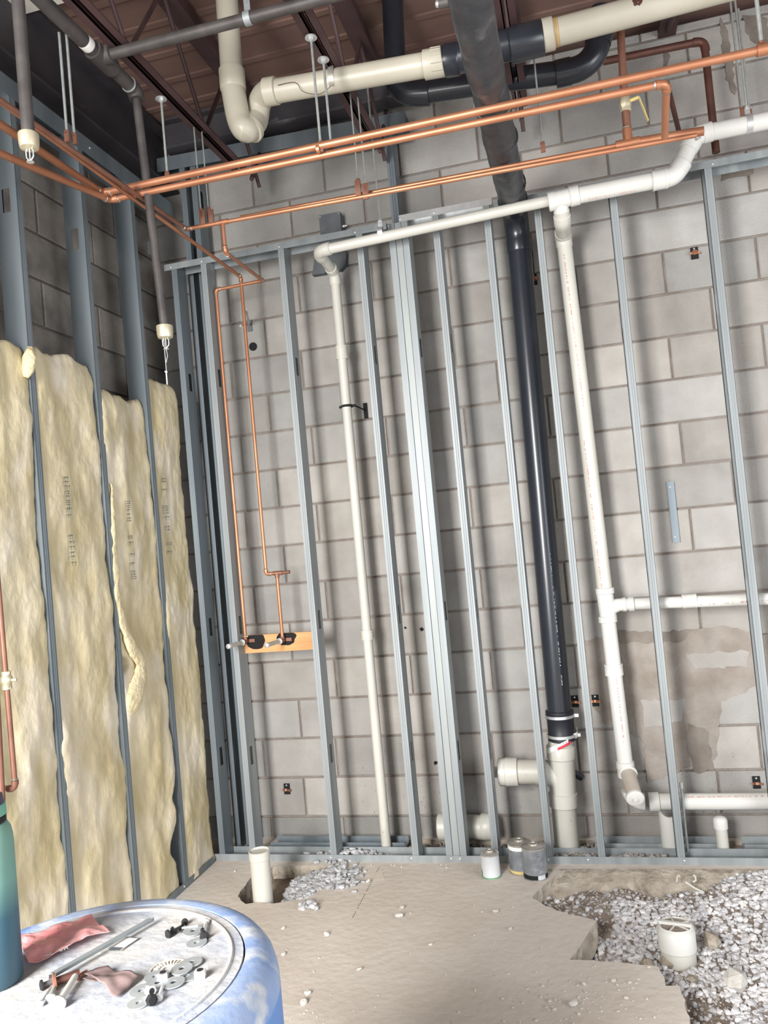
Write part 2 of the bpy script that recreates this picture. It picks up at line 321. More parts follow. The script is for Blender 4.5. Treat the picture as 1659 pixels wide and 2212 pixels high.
def ground(X, Y):
    h = F - .085 + .03 * noise.noise(Vector((X * 3, Y * 3, 0))) + .015 * noise.noise(Vector((X * 9, Y * 9, 2)))
    if X < .9:
        h = F - .05 + .045 * max(0, 1 - abs(X - .10) / .22) + .01 * noise.noise(Vector((X * 14, Y * 14, 0)))
        h -= .16 * math.exp(-((X - v2.x) ** 2 + (Y - v2.y) ** 2) / .012) + .09 * math.exp(-((X - v3.x) ** 2) / .03 - ((Y - v3.y - .02) ** 2) / .004)
    else:
        h += .05 * max(0, min(1, (X - 1.5) / .5)) + .03 * max(0, min(1, (Y + .75) * 4)) - .17 * math.exp(-((X - v1.x) ** 2) / .026 - ((Y - v1.y - .035) ** 2) / .0060)
        h -= .05 * math.exp(-((X - 1.2) ** 2 + (Y + 1.0) ** 2) / .02)
    return h
g = MB(); nx, ny = 130, 70; X0, X1, Y0, Y1 = -.6, 4.4, -2.2, .02
g.add([(X0 + (X1 - X0) * i / nx, Y0 + (Y1 - Y0) * j / ny, ground(X0 + (X1 - X0) * i / nx, Y0 + (Y1 - Y0) * j / ny)) for j in range(ny + 1) for i in range(nx + 1)],
      [(j * (nx + 1) + i, j * (nx + 1) + i + 1, (j + 1) * (nx + 1) + i + 1, (j + 1) * (nx + 1) + i) for j in range(ny) for i in range(nx)])
tag(g.build('ground', DIRT, None, 60), kind='structure')
# back edge lip of broken slab between track and pit
def lip(b):
    n = 46; rows = []; rnd = random.Random(5)
    prof = [(1878, 0), (1884, -.004), (1891, -.02), (1899, -.045), (1902, -.075)]
    for k, (py, dz) in enumerate(prof):
        row = []
        for i in range(n + 1):
            px = 1178 + (1850 - 1178) * i / n; q = P(px, py + 4 * math.sin(i * .9) * (k > 1) + 5 * (k > 1) * (1 - i / n) - (k - 1) * 4.5 * (k > 1) * math.exp(-((px - 1330) / 85) ** 2) + rnd.uniform(-1.5, 1.5) * (k > 0), 2, F); row.append(Vector((q.x, q.y, F + dz + rnd.uniform(-.004, .004) * (k > 0) + (.002 if k == 0 else 0))))
        rows.append(row)
    b.add(sum(rows, []), [(k * (n + 1) + i, k * (n + 1) + i + 1, (k + 1) * (n + 1) + i + 1, (k + 1) * (n + 1) + i) for k in range(4) for i in range(n)])
part('broken_lip', BROKEN, fo, lip, None)
# roof deck, and dark beams added to stand in for shaded areas
dk = MB(); dk.box((-3.0, -7.2, 3.74), (6.2, 2.6, 3.80))  # deck runs on unseen behind the camera to hold back sky light
for i in range(32): dk.box((-1.2, -3.6 + i * .195, 3.73), (3.6, -3.6 + i * .195 + .03, 3.741))
tag(dk.build('ceiling', DECK), kind='structure')
wf = MB(); wf.box((-3.0, -7.2, 2.45), (6.2, -7.05, 3.74)); tag(wf.build('sky_blocker_front', BLOCKP), kind='structure')  # unseen lintel strip added to keep sky light off the upper room
wr = MB(); wr.box((6.05, -7.05, 2.45), (6.2, 2.5, 3.74)); tag(wr.build('sky_blocker_right', BLOCKP), kind='structure')  # unseen strip on the right, added to block sky light up high
bw = MB(); bw.box((-1.2, 2.5, 2.4), (3.6, 2.6, 3.8)); tag(bw.build('wall_beyond', SHADE), kind='structure')
def shade_ibeam(name, a, c, hz, w, label, m=SHADE):
    t = thing(name, label, 'shade filler', a); a = Vector(a); c = Vector(c)
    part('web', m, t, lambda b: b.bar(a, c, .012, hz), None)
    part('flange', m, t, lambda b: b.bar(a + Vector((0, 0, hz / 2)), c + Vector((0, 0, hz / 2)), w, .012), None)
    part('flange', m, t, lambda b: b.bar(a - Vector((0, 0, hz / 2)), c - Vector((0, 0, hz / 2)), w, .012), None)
shade_ibeam('shade_beam', (-.69, -3.2, 3.56), (-.69, .1, 3.56), .30, .12, 'added dark beam filling the shaded void above the left stud wall top track')  # added shape; fills the dark void over the left wall
shade_ibeam('shade_beam', (-.6, -.16, 3.632), (.80, -.16, 3.632), .15, .10, 'added dark beam standing in for the shade above the short upper track on the back wall')  # added shape; its dark colour replaces the shade at the wall top
# open web joists
def joist(X, label, y1=-.45):
    t = thing('steel_joist', label, 'joist', (X, -3.2, 3.25), 'open web roof joists')
    part('bottom_chord', PRIM, t, lambda b: (b.box((X - .038, -3.2, 3.235), (X - .008, y1, 3.242)), b.box((X + .008, -3.2, 3.235), (X + .038, y1, 3.242)), b.box((X - .012, -3.2, 3.235), (X - .008, y1, 3.27)), b.box((X + .008, -3.2, 3.235), (X + .012, y1, 3.27))), None)
    part('top_chord', PRIM, t, lambda b: b.box((X - .04, -3.2, 3.66), (X + .04, .08, 3.71)), None)
    def web(b):
        yy = -3.2; up = True
        while yy < y1 - .01:
            b.tube([(X, yy, 3.25 if up else 3.68), (X, yy + .3, 3.68 if up else 3.25)], .0095, 8); yy += .3; up = not up
        b.tube([(X, yy - .1, 3.25), (X, .02, 3.68)], .011, 8)
    part('web_rod', PRIM, t, web)
joist(-.085, 'maroon open web joist above the dark sprinkler main'); joist(.577, 'maroon open web joist carrying the two threaded rods with round washers')
joist(1.25, 'maroon open web joist beside the black wrapped pipe'); joist(1.95, 'maroon open web joist above the stained end of the cream pipe', -1.45)
wp = MB(); wp.box((-1.15, -3.5, 3.695), (-.13, -1.16, 3.712)); tag(wp.build('ceiling_panel', WHITE), 'white sheet under the deck in the upper left corner', 'ceiling panel')

# ================================================================ STUD WALLS
def cstud(name, label, cat, o, ax, dp, z0, z1, m, wf=.032, wd=.092, kn=(), group=None, webfirst=False, rib=True):
    """C stud: o = outer corner (x, y); ax = unit along front flange; dp = unit into the wall; the web is at the far end of ax"""
    t = thing(name, label, cat, (o[0], o[1], z0), group); o = Vector((o[0], o[1], 0)); ax = Vector(ax); dp = Vector(dp); T = .0012
    def fl(b):
        f = [0, .3, .36, .42, .58, .64, .7, 1] if rib else [0, 1]; dd = [0, 0, .0012, 0, 0, .0012, 0, 0] if rib else [0, 0]
        for side in (0, 1):
            pr = [o + ax * wf * a + dp * (d if side == 0 else wd - d) for a, d in zip(f, dd)]
            lp = o + (ax * 0 if not webfirst else ax * wf) + dp * (.008 if side == 0 else wd - .008)
            pr = ([lp] + pr) if not webfirst else (pr + [lp])
            inn = Vector(dp) * (T if side == 0 else -T); n = len(pr)
            vs = [Vector((p.x, p.y, zz)) for zz in (z0, z1) for p in pr] + [Vector((p.x, p.y, zz)) + inn for zz in (z0, z1) for p in pr]
            b.add(vs, [(i, i + 1, n + i + 1, n + i) for i in range(n - 1)] + [(2 * n + i, 2 * n + i + 1, 3 * n + i + 1, 3 * n + i) for i in range(n - 1)] + [(i, i + 1, 2 * n + i + 1, 2 * n + i) for i in range(n - 1)] + [(n + i, n + i + 1, 3 * n + i + 1, 3 * n + i) for i in range(n - 1)])
    part('flanges', m, t, fl, None)
    def wb_(b):
        q = o + (ax * (wf - T) if not webfirst else ax * 0)
        def bx(d0, d1, a, c):
            p = q + dp * d0; r = q + dp * d1 + ax * T
            b.box((min(p.x, r.x), min(p.y, r.y), a), (max(p.x, r.x), max(p.y, r.y), c))
        zs = z0
        for k in sorted(kn):
            bx(0, wd, zs, k); bx(0, wd / 2 - .017, k, k + .09); bx(wd / 2 + .017, wd, k, k + .09); zs = k + .09
        bx(0, wd, zs, z1)
    part('web', m, t, wb_, None); return t
YF = -.30; ZT = 2.90
names = ['galvanized corner stud of the back stud wall, beside the insulation', 'galvanized stud left of the two thin copper drops', 'galvanized stud between the plywood backer and the thin white pipe',
 'galvanized stud right of the thin white pipe', 'left stud of the built-up post of three', 'middle pale stud of the built-up post of three', 'right stud of the built-up post of three',
 'galvanized stud right next to the built-up post', 'galvanized stud left of the black drain stack', 'galvanized stud right of the black drain stack', 'galvanized stud right of the tall white drain pipe', 'galvanized stud nearest the right edge']
xs = [-.562, -.398, .02, .422, .582, .6145, .647, .795, 1.035, 1.264, 1.596, 1.996]
for i, (X, nm) in enumerate(zip(xs, names)):
    cstud('steel_stud', nm, 'stud', (X, YF + (.003 if i == 5 else 0)), (1, 0, 0), (0, 1, 0), F + .002, ZT - .004, GALV2 if i == 0 else GALV3 if i == 5 else GALV, wf=.0315, kn=(.35, 1.0, 2.25) if i != 5 else (), group='studs of the back stud wall', rib=i not in (4, 5, 6))
cstud('steel_stud', 'rear galvanized stud in the far left corner behind the corner stud', 'stud', (-.545, -.155), (1, 0, 0), (0, 1, 0), F, 3.50, GALV2, kn=(2.95,), group='rear tall studs')
cstud('steel_stud', 'second rear galvanized stud in the far left corner with a dark keyhole', 'stud', (-.485, -.150), (1, 0, 0), (0, 1, 0), F, 3.50, GALV2, kn=(3.25,), group='rear tall studs')
cstud('steel_stud', 'rear tall stud rising behind the built-up post up to the short upper track', 'stud', (.575, -.155), (1, 0, 0), (0, 1, 0), F, 3.46, GALV2, wf=.04, kn=(), group='rear tall studs')
def track(label, a, c, y0, wd, zz, up, m=GALV, screws=(), hf=.032, group='tracks of the stud walls', back=True):
    t = thing('steel_track', label, 'track', (a, y0, zz), group); s = 1 if up else -1; T = .0015
    part('web', m, t, lambda b: b.box((a, y0, min(zz, zz + s * T)), (c, y0 + wd, max(zz, zz + s * T))), None)
    part('flange', m, t, lambda b: b.box((a, y0 - T, min(zz, zz + s * hf)), (c, y0, max(zz, zz + s * hf))), None)
    if back: part('flange', m, t, lambda b: b.box((a, y0 + wd, min(zz, zz + s * hf)), (c, y0 + wd + T, max(zz, zz + s * hf))), None)
    for X in screws: part('screw', STEEL, t, lambda b: b.lathe((X, y0 - T, zz + s * hf * .55), (0, -1, 0), [(.005, 0), (.0045, .002), (.002, .003)], 10))
    return t
yf = YF - .0015
track('bottom track of the back stud wall on the concrete slab', -.60, 3.3, yf, .096, F, True, screws=[P(a, 1857, 1, YF).x for a in (715, 889, 975, 994, 1184, 1270, 1478)])
track('left top track of the back stud wall ending in the corner', -.60, .575, yf, .096, 2.905, False, screws=[P(369, 573, 1, YF).x, P(435, 563, 1, YF).x, P(603, 533, 1, YF).x, P(767, 502, 1, YF).x, P(839, 484, 1, YF).x])
track('short pale top track section behind the white drain pipe', .64, 1.08, yf - .003, .10, 2.925, False, m=STEEL, screws=[P(865, 480, 1, YF).x, P(938, 466, 1, YF).x])
track('right top track of the back stud wall near the right edge', 1.09, 3.3, yf, .096, 2.905, False, screws=[P(1540, 362, 1, YF).x])
track('rear bottom track against the block wall, left piece', -.35, .35, -.15, .085, F, True, group='rear tracks', m=GALV2)
track('rear bottom track against the block wall, middle piece', 1.25, 1.80, -.15, .085, F, True, group='rear tracks')
track('rear bottom track against the block wall, right piece', 1.89, 3.3, -.155, .09, F, True, group='rear tracks')
# upper short track (slightly out of level)
t = thing('steel_track', 'short upper track high on the back wall left of the black main', 'track', (-.6, -.155, 3.55), 'rear tracks')
a3 = P(338, 346, 1, -.16); c3 = P(874, 243, 1, -.16)
part('flange', GALV2, t, lambda b: b.bar(a3 - Vector((0, 0, .03)), c3 - Vector((0, 0, .03)), .002, .075), None)
part('web', GALV2, t, lambda b: b.bar(a3 + Vector((0, .05, .004)), c3 + Vector((0, .05, .004)), .1, .003), None)
part('flange', GALV2, t, lambda b: b.bar(a3 + Vector((0, .1, -.05)), c3 + Vector((0, .1, -.05)), .002, .10), None)
# left wall frame: studs face +X
XL = -.58
for yy, nm in ((-1.845, 'left wall stud nearest the left edge'), (-1.425, 'left wall stud at the left end of the tallest insulation'), (-1.01, 'left wall stud between the second and the torn insulation batt'), (-.615, 'left wall stud right of the torn insulation batt')):
    cstud('steel_stud', nm, 'stud', (XL, yy), (0, 1, 0), (-1, 0, 0), F + .002, 3.25, GALV2, kn=(2.75, 1.0) if yy < -.7 else (), group='studs of the left stud wall', webfirst=True)
def ltrack(label, zz, up, y0, y1, hf):
    t = thing('steel_track', label, 'track', (XL, y0, zz), 'tracks of the stud walls'); s = 1 if up else -1
    part('web', GALV2, t, lambda b: b.box((XL - .094, y0, min(zz, zz + s * .002)), (XL + .002, y1, max(zz, zz + s * .002))), None)
    part('flange', GALV2, t, lambda b: b.box((XL, y0, min(zz, zz + s * hf)), (XL + .0015, y1, max(zz, zz + s * hf))), None)
    part('flange', GALV2, t, lambda b: b.box((XL - .094, y0, min(zz, zz + s * hf)), (XL - .0925, y1, max(zz, zz + s * hf))), None)
    for k in range(5): part('screw', STEEL, t, lambda b: b.lathe((XL + .0015, y1 - .3 - k * .42, zz + s * hf * .5), (1, 0, 0), [(.005, 0), (.0045, .002), (.002, .003)], 10))
ltrack('bottom track of the left stud wall running to the corner', F, True, -3.0, -.33, .032)
ltrack('deep top track of the left stud wall under the added dark beam', 3.26, False, -3.0, -.20, .075)
pt = MB(); pt.add([P(317, 520, 0, -.66), P(345, 533, 0, -.66), P(345, 560, 0, -.66), P(318, 548, 0, -.66)], [(0, 1, 2, 3)])
tp = tag(pt.build('metal_tab', GALV), 'small grey metal tab fixed behind the left wall studs by the sprinkler drop', 'metal plate'); md = tp.modifiers.new('s', 'SOLIDIFY'); md.thickness = .002

# ================================================================ INSULATION
HOLEZ = P(268, 1438, 0, XL).z; HZ1 = P(382, 1722, 0, XL).z; HZ2 = P(386, 1822, 0, XL).z
def batt(y0, y1, ztop, label, seed, torn=False, rag=.02, ed=.014):
    rnd = random.Random(seed); ny, nz = 34, 190; b = MB(); g = []
    for j in range(nz + 1):
        zz = F + .01 + (ztop - F - .01) * j / nz; row = []
        lo = y0 + .010 + ed * .6 * noise.noise(Vector((seed, zz * 5, 0))) + ed * .7 * noise.noise(Vector((seed, zz * 17, 3)))
        hi = y1 + .006 + ed * .6 * noise.noise(Vector((seed + 9, zz * 5, 0))) * 1.3 + ed * .9 * noise.noise(Vector((seed + 4, zz * 15, 3)))
        if torn:
            hi -= .05 * math.exp(-((zz - HZ1) / .05) ** 2) + .085 * math.exp(-((zz - HZ2) / .07) ** 2) + .035 * math.exp(-((zz - HZ2 + .15) / .12) ** 2)
            lo += .095 * math.exp(-((zz - HOLEZ) / .045) ** 2)
        for i in range(ny + 1):
            u = i / ny; yy = lo + (hi - lo) * u; edge = min(1, min(u, 1 - u) * 14) ** .6
            top = min(1, (nz - j) / 5) ** .5
            d = .018 * noise.noise(Vector((yy * 5, zz * 2.2, seed))) + .008 * noise.noise(Vector((yy * 16, zz * 7, seed + 3))) + .003 * noise.noise(Vector((yy * 55, zz * 40, seed)))
            d += .012 * max(0, noise.noise(Vector((yy * 7, zz * 3, seed + 8)))) * (1.6 if zz < .6 else .8)
            zo = rag * (noise.noise(Vector((yy * 9, seed, 1))) + .5 * noise.noise(Vector((yy * 34, seed, 5)))) * (j / nz) ** 8
            row.append((XL - .007 + d - .012 * (1 - edge) - .02 * (1 - top), yy, zz + zo))
        g.append(row)
    b.add(sum(g, []), [(j * (ny + 1) + i, j * (ny + 1) + i + 1, (j + 1) * (ny + 1) + i + 1, (j + 1) * (ny + 1) + i) for j in range(nz) for i in range(ny)])
    # closed sides, top and back
    rim_ = [j * (ny + 1) for j in range(nz + 1)] + [nz * (ny + 1) + i for i in range(1, ny + 1)] + [j * (ny + 1) + ny for j in range(nz - 1, -1, -1)] + [i for i in range(ny - 1, 0, -1)]
    n0 = len(b.v); b.v += [(XL - .088, b.v[i][1], b.v[i][2]) for i in rim_]; L = len(rim_)
    b.f += [(rim_[k], rim_[(k + 1) % L], n0 + (k + 1) % L, n0 + k) for k in range(L)]; b.f.append(tuple(range(n0, n0 + L)))
    o = b.build('insulation_batt', INS, None, 80); return tag(o, label, 'insulation', 'insulation batts in the left stud wall')
b0 = batt(-1.85, -1.425, 2.235, 'yellow insulation batt at the left edge with a folded flap on its top corner', 1)
b1 = batt(-1.42, -1.012, 2.25, 'wide yellow insulation batt second from the left edge, reaching higher than the torn one', 2)
b2 = batt(-1.005, -.617, 2.15, 'torn yellow insulation batt with a peeled strip and a dark hole', 3, True, .04)
b3 = batt(-.61, -.31, 2.275, 'narrow yellow insulation batt in the corner bay', 4, False, .012, .010)
# folded flap, peeled strip
part('folded_flap', INSY, b0, lambda b: b.tube([P(66, 752, 0, XL + .012), P(64, 775, 0, XL + .014), P(60, 800, 0, XL + .012), P(56, 815, 0, XL + .008)], .02, 12, True, [.014, .026, .022, .010]), 80)
sp = [(243, 1045, .010), (246, 1120, .013), (250, 1200, .016), (256, 1290, .020), (268, 1350, .026), (287, 1400, .030), (307, 1432, .034), (305, 1460, .044), (296, 1490, .055), (288, 1520, .050), (280, 1545, .022)]
def strip(b):
    pts = []; rs = []
    for k in range(len(sp) - 1):
        for s in range(6):
            u = s / 6; a, c = sp[k], sp[k + 1]; q = P(a[0] + (c[0] - a[0]) * u, a[1] + (c[1] - a[1]) * u, 0, XL + .004); r = a[2] + (c[2] - a[2]) * u
            pts.append(q); rs.append(r * (1 + .25 * noise.noise(Vector((q.z * 14, 0, 0)))))
    n0 = len(b.v); b.tube(pts, 0, 18, True, rs)
    for i in range(n0, len(b.v)):
        v = Vector(b.v[i]); b.v[i] = (XL - .002 + (v.x - XL) * .42 + .004 * noise.noise(v * 35), v.y + .010 * noise.noise(v * 40) + .004 * noise.noise(v * 120), v.z)
part('peeled_strip', INSY, b2, strip, 80, 'fresh yellow peeled strip')
for bt, px, rows in ((b1, 149, ((1030, 60, .7), (1098, 14, .9), (1128, 16, .5), (1155, 68, .8))), (b2, 276, ((1082, 36, .6), (1145, 14, .6), (1170, 16, .4), (1195, 62, .7))), (b3, 358, ((1033, 28, .6), (1092, 10, .4), (1115, 10, .3), (1136, 60, .6)))):
    for k, (py, L, dn) in enumerate(rows):
        a = P(px + (py - 1030) * .085, py, 0, XL + .012); c = P(px + (py + L - 1030) * .085, py + L, 0, XL + .012)
        printing(bt, a, c - a, (1, 0, 0), (c - a).length, .026 if bt is not b3 else .03, INK, k + px, dens=.95 * dn + .15)

# ================================================================ BLACK DRAIN STACK
BX = 1.158; BY = -.148
t = thing('drain_stack', 'black drain pipe coming from overhead and dropping down the wall behind the studs', 'drain pipe', (BX, BY, .58))
m0 = Vector((1.182, -3.0, 2.905)); m1 = Vector((1.175, BY, 2.885))
A = arc(m0, m1, Vector((BX, BY, .5)), .13, 12)
def wrapped(b):
    pts = []; rs = []; L = (A[0] - m0).length; n = 150
    for i in range(n + 1):
        q = m0 + (A[0] - m0) * (i / n); k = i / n * L
        pts.append(q + Vector((.004 * noise.noise(Vector((k * 3, 0, 0))), 0, .004 * noise.noise(Vector((k * 3, 5, 0))))))
        rs.append(.060 + .004 * noise.noise(Vector((k * 9, 1, 0))) + .003 * abs(math.sin(k * 11)))
    b.tube(pts, 0, 36, True, rs)
    n0 = len(b.v) - 36 * (n + 1)
part('wrapped_pipe', WRAP, t, wrapped, 70, 'black pipe wrapped in wrinkled plastic')
part('elbow', BLK, t, lambda b: (b.tube(A, .058, 28), b.lathe(A[-1], (0, 0, -1), [(.0605, 0), (.0605, .05), (.058, .055)], 28), b.lathe(A[0], (0, -1, 0), [(.067, 0), (.067, .06), (.062, .065)], 28)))
part('pipe', BLK, t, lambda b: b.tube([A[-1], (BX - .008, BY, .50)], .0565, 32))
for (px, py) in ((1048, 225), (1075, 300), (1097, 398)):
    q = P(px, py, 2, 2.89); part('tie_band', TIN if py < 250 else WRAP, t, lambda b: b.ring((1.18, q.y, 2.892), (0, 1, .0), .060, .067, .012))
c0 = Vector((1.150, BY, .49))
part('rubber_coupling', RUBBER, t, lambda b: b.lathe((1.150, BY, .40), (0, 0, 1), [(.061, 0), (.065, .004), (.065, .025), (.062, .03), (.062, .10), (.065, .105), (.065, .138), (.062, .14)], 32))
for zz in (.508, .418):
    def cl(b): b.ring((1.150, BY, zz), (0, 0, 1), .064, .0675, .013, 36); b.box((1.150 + .062, BY - .012, zz - .001), (1.150 + .085, BY + .004, zz + .014))
    part('hose_clamp', STEEL, t, cl)
printing(t, P(1125, 640, 1, BY - .05), (-.004, 0, -1), (0, -1, 0), .55, .010, LABEL, 5, dens=.35, label='faint white printing')
pp = P(1188, 1190, 1, BY - .052); printing(t, pp, (-.004, 0, -1), (0, -1, 0), .62, .011, LABEL, 6, dens=.55, label='faint white printing')
# white tee stand below
t = thing('cleanout_tee', 'large white floor drain tee with a side cleanout under the black stack', 'drain pipe', (1.128, BY, F - .05))
TX = 1.135
part('pipe', PVCD, t, lambda b: b.tube([(TX - .012, BY, F - .09), (TX - .008, BY, .14)], .0572, 32))
part('tee_body', PVC, t, lambda b: (b.tube([(TX - .008, BY, .12), (TX + .004, BY, .36)], .061, 32), b.lathe((TX - .009, BY, .095), (0.04, 0, 1), [(.062, 0), (.066, .004), (.066, .062), (.061, .066)], 32), b.lathe((TX + .001, BY, .315), (.04, 0, 1), [(.061, 0), (.066, .004), (.066, .058), (.063, .062)], 32),
     b.tube([(TX, BY, .20), (TX - .03, BY, .235), (TX - .07, BY, .252), (TX - .12, BY, .256)], .057, 28)))
part('pipe', PVC, t, lambda b: b.tube([(TX + .003, BY, .36), (TX + .010, BY, .42)], .0572, 32))
part('pipe', PVCD, t, lambda b: b.tube([(TX - .10, BY, .256), (TX - .215, BY, .258)], .0555, 28))
part('cleanout_adapter', PVC, t, lambda b: (b.lathe((TX - .20, BY, .258), (-1, 0, .005), [(.058, 0), (.067, .004), (.067, .06), (.064, .062), (.064, .092), (.058, .095)], 12), b.box((TX - .315, BY - .02, .238), (TX - .29, BY + .02, .278))))
def band(b):
    n = 22; vs = []
    for i in range(n + 1):
        a = math.radians(-160 + 175 * i / n); zz = .345 + .085 * (i / n) ** 1.1; r = .0695 + (.012 if i > 17 else 0)
        for dz in (0, .026): vs.append((TX + .006 + r * math.cos(a), BY + r * math.sin(a), zz + dz))
    b.add(vs, [(2 * i, 2 * i + 2, 2 * i + 3, 2 * i + 1) for i in range(n)])
ob = part('paper_tag', PAPER, t, band, 60, 'white paper band'); ob.modifiers.new('s', 'SOLIDIFY').thickness = .0008
def band2(b):
    vs = []
    for i in range(9):
        a = math.radians(-100 + 80 * i / 8); ii = 22 * (60 + 80 * i / 8) / 175; zz = .345 + .085 * (ii / 22) ** 1.1
        for dz in (.001, .013): vs.append((TX + .006 + .0708 * math.cos(a), BY + .0708 * math.sin(a), zz + dz))
    b.add(vs, [(2 * i, 2 * i + 2, 2 * i + 3, 2 * i + 1) for i in range(8)])
part('red_stripe', RED, ob, band2, 60)
def letters(b):
    for a0 in (-78, -68, -58):
        a = math.radians(a0); ii = 22 * (a0 + 160) / 175; zz = .345 + .085 * (ii / 22) ** 1.1 + .014
        c = Vector((TX + .006 + .0712 * math.cos(a), BY + .0712 * math.sin(a), zz)); d = Vector((-math.sin(a), math.cos(a), .35)).normalized(); u = Vector((0, 0, 1))
        b.add([c, c + d * .002, c + d * .002 + u * .009, c + u * .009], [(0, 1, 2, 3)]); b.add([c + u * .007, c + u * .009, c + d * .006 + u * .009, c + d * .006 + u * .007], [(0, 1, 2, 3)])
part('printed_mark', INKD, ob, letters, None)
# elbow-arm hidden black stub

t = thing('black_stub', 'short black pipe stub poking from the wall beside the white tee', 'pipe', P(1245, 1672, 1, -.03))
part('pipe', BLK, t, lambda b: b.tube([P(1238, 1668, 1, -.04), P(1256, 1680, 1, -.02)], .016, 14))
# large horizontal capped pipe on the ground
t = thing('capped_pipe', 'large white capped pipe lying level near the floor behind the built-up post', 'drain pipe', P(1000, 1790, 1, -.13))
q = P(1000, 1788, 1, -.12); hz = q.z
part('pipe', PVCD, t, lambda b: b.tube([(P(960, 1786, 1, -.12).x, -.105, hz), (P(1068, 1790, 1, -.12).x, -.105, hz - .004)], .0572, 32))
part('coupling', PVC, t, lambda b: b.lathe((P(946, 1786, 1, -.12).x, -.105, hz), (1, 0, 0), [(.058, 0), (.064, .006), (.064, .07), (.059, .075)], 32))
part('coupling', PVC, t, lambda b: b.lathe((P(1040, 1786, 1, -.12).x, -.105, hz), (1, 0, 0), [(.060, 0), (.062, .003), (.062, .05), (.059, .054)], 32))

# ================================================================ OVERHEAD CREAM DRAIN
CY = -1.02
def C_(px, py, dy=0): return P(px, py, 1, CY + dy)
t = thing('cream_drain_pipe', 'cream drain pipe with a trap bend hanging left of the black main', 'drain pipe', C_(700, 180))
r = .0445
V0 = C_(486, -60); V1 = C_(501, 165)
part('pipe', PVCY, t, lambda b: b.tube([V0, V1], r, 28))
T0 = C_(504, 195); T1 = C_(516, 258); Tm = C_(532, 281); T2 = C_(553, 262, .07); T3 = C_(560, 225, .07); T4 = C_(573, 203, .04); T5 = C_(597, 197, 0)
def smooth_path(ps, n=6):
    out = []
    for i in range(len(ps) - 1):
        p0, p1, p2, p3 = ps[max(i - 1, 0)], ps[i], ps[i + 1], ps[min(i + 2, len(ps) - 1)]
        for k in range(n):
            u = k / n; out.append(.5 * ((2 * p1) + (p2 - p0) * u + (2 * p0 - 5 * p1 + 4 * p2 - p3) * u * u + (3 * p1 - p0 - 3 * p2 + p3) * u ** 3))
    return out + [ps[-1]]
part('coupling', PVCY, t, lambda b: b.lathe(C_(500, 150), T0 - C_(500, 150), [(r, 0), (r * 1.17, .004), (r * 1.17, .082), (r * 1.1, .086)], 28))
part('trap_bend', PVCY, t, lambda b: b.tube(smooth_path([C_(501, 180), T0, T1, Tm, T2]), r * 1.08, 28))
part('elbow', PVCY, t, lambda b: b.tube(smooth_path([Tm, T2, T3, T4, T5]), r * 1.06, 28))
part('hub', PVCY, t, lambda b: b.lathe(C_(540, 283, .02), (T2 - Tm) + Vector((.03, 0, .03)), [(r * 1.08, 0), (r * 1.16, .002), (r * 1.16, .022), (r * 1.08, .025)], 28))
E1 = C_(955, 134); dd = (E1 - T5).normalized()
part('hub', PVCY, t, lambda b: b.lathe(C_(572, 200), dd, [(r * 1.08, 0), (r * 1.18, .004), (r * 1.18, .05), (r, .055)], 28))
part('pipe', PVCY, t, lambda b: b.tube([T5, E1], r, 32))
part('hub', PVCY, t, lambda b: (b.lathe(C_(915, 141), dd, [(r, 0), (r * 1.17, .003), (r * 1.17, .085), (r * 1.1, .09)], 32), [b.bar(C_(934, 138) + Vector((0, -r * 1.18 * math.cos(a), r * 1.18 * math.sin(a))), C_(956, 134) + Vector((0, -r * 1.18 * math.cos(a), r * 1.18 * math.sin(a))), .004, .003) for a in (-1, -.5, 0, .5, 1)]))
q = C_(722, 172); hs = part('strap_hanger', TIN, t, lambda b: b.ring(q - dd * .012, dd, r, r * 1.1, .022), label='perforated metal strap')
part('wire', COPX, t, lambda b: b.tube(smooth_path([C_(600, 184, -.05), C_(637, 178, -.055), (C_(655, 198, -.055)), C_(690, 203, -.055), C_(715, 186, -.055)]), .0012, 6))
printing(t, C_(780, 150, -.042), dd, (0, -1, .1), .18, .006, REDP, 9, dens=.6); printing(t, C_(850, 137, -.042), dd, (0, -1, .1), .012, .008, RED, 3, dens=1)
t = thing('cream_drain_pipe', 'stained cream pipe with a rust burn running to the upper right corner', 'drain pipe', C_(1200, 70))
E2 = C_(1150, 84); E3 = C_(1560, -26); d2 = (E3 - E2).normalized(); r2 = .0475
part('pipe', PVCY, t, lambda b: b.tube([E2, E2 + (E3 - E2) * 1.3], r2, 32))
part('hub', PVCY, t, lambda b: b.lathe(E2, d2, [(r2 * 1.1, 0), (r2 * 1.18, .003), (r2 * 1.18, .075), (r2, .08)], 32))
part('glue_ring', mat('glue', (.42, .27, .10), rough=.4), t, lambda b: (b.lathe(E2 + d2 * .080, d2, [(r2, 0), (r2 * 1.03, .002), (r2 * 1.03, .008), (r2, .010)], 32), b.lathe(E2 + d2 * .092, d2, [(r2, 0), (r2 * 1.02, .001), (r2, .003)], 32)))
def spot(b):
    q = C_(1377, 14, -.02); n = 22; ctr = E2 + d2 * (q - E2).dot(d2); vs = []
    up = Vector((0, 0, 1)); fr = d2.cross(up).normalized(); fr = fr if fr.y < 0 else -fr
    for ring_, s in ((0, .0), (1, .012), (2, .018)):
        for k in range(n):
            a = 2 * math.pi * k / n; rr = s * (1 + .35 * noise.noise(Vector((math.cos(a) * 2, math.sin(a) * 2, ring_)))); al = rr * math.cos(a); th = .15 + rr * math.sin(a) / r2
            vs.append(ctr + d2 * al + (fr * math.cos(th) - up * math.sin(th) * -1) * (r2 * 1.006))
    b.add(vs, [(l * n + k, l * n + (k + 1) % n, (l + 1) * n + (k + 1) % n, (l + 1) * n + k) for l in (0, 1) for k in range(n)])
part('rust_spot', COPX, t, spot, None)
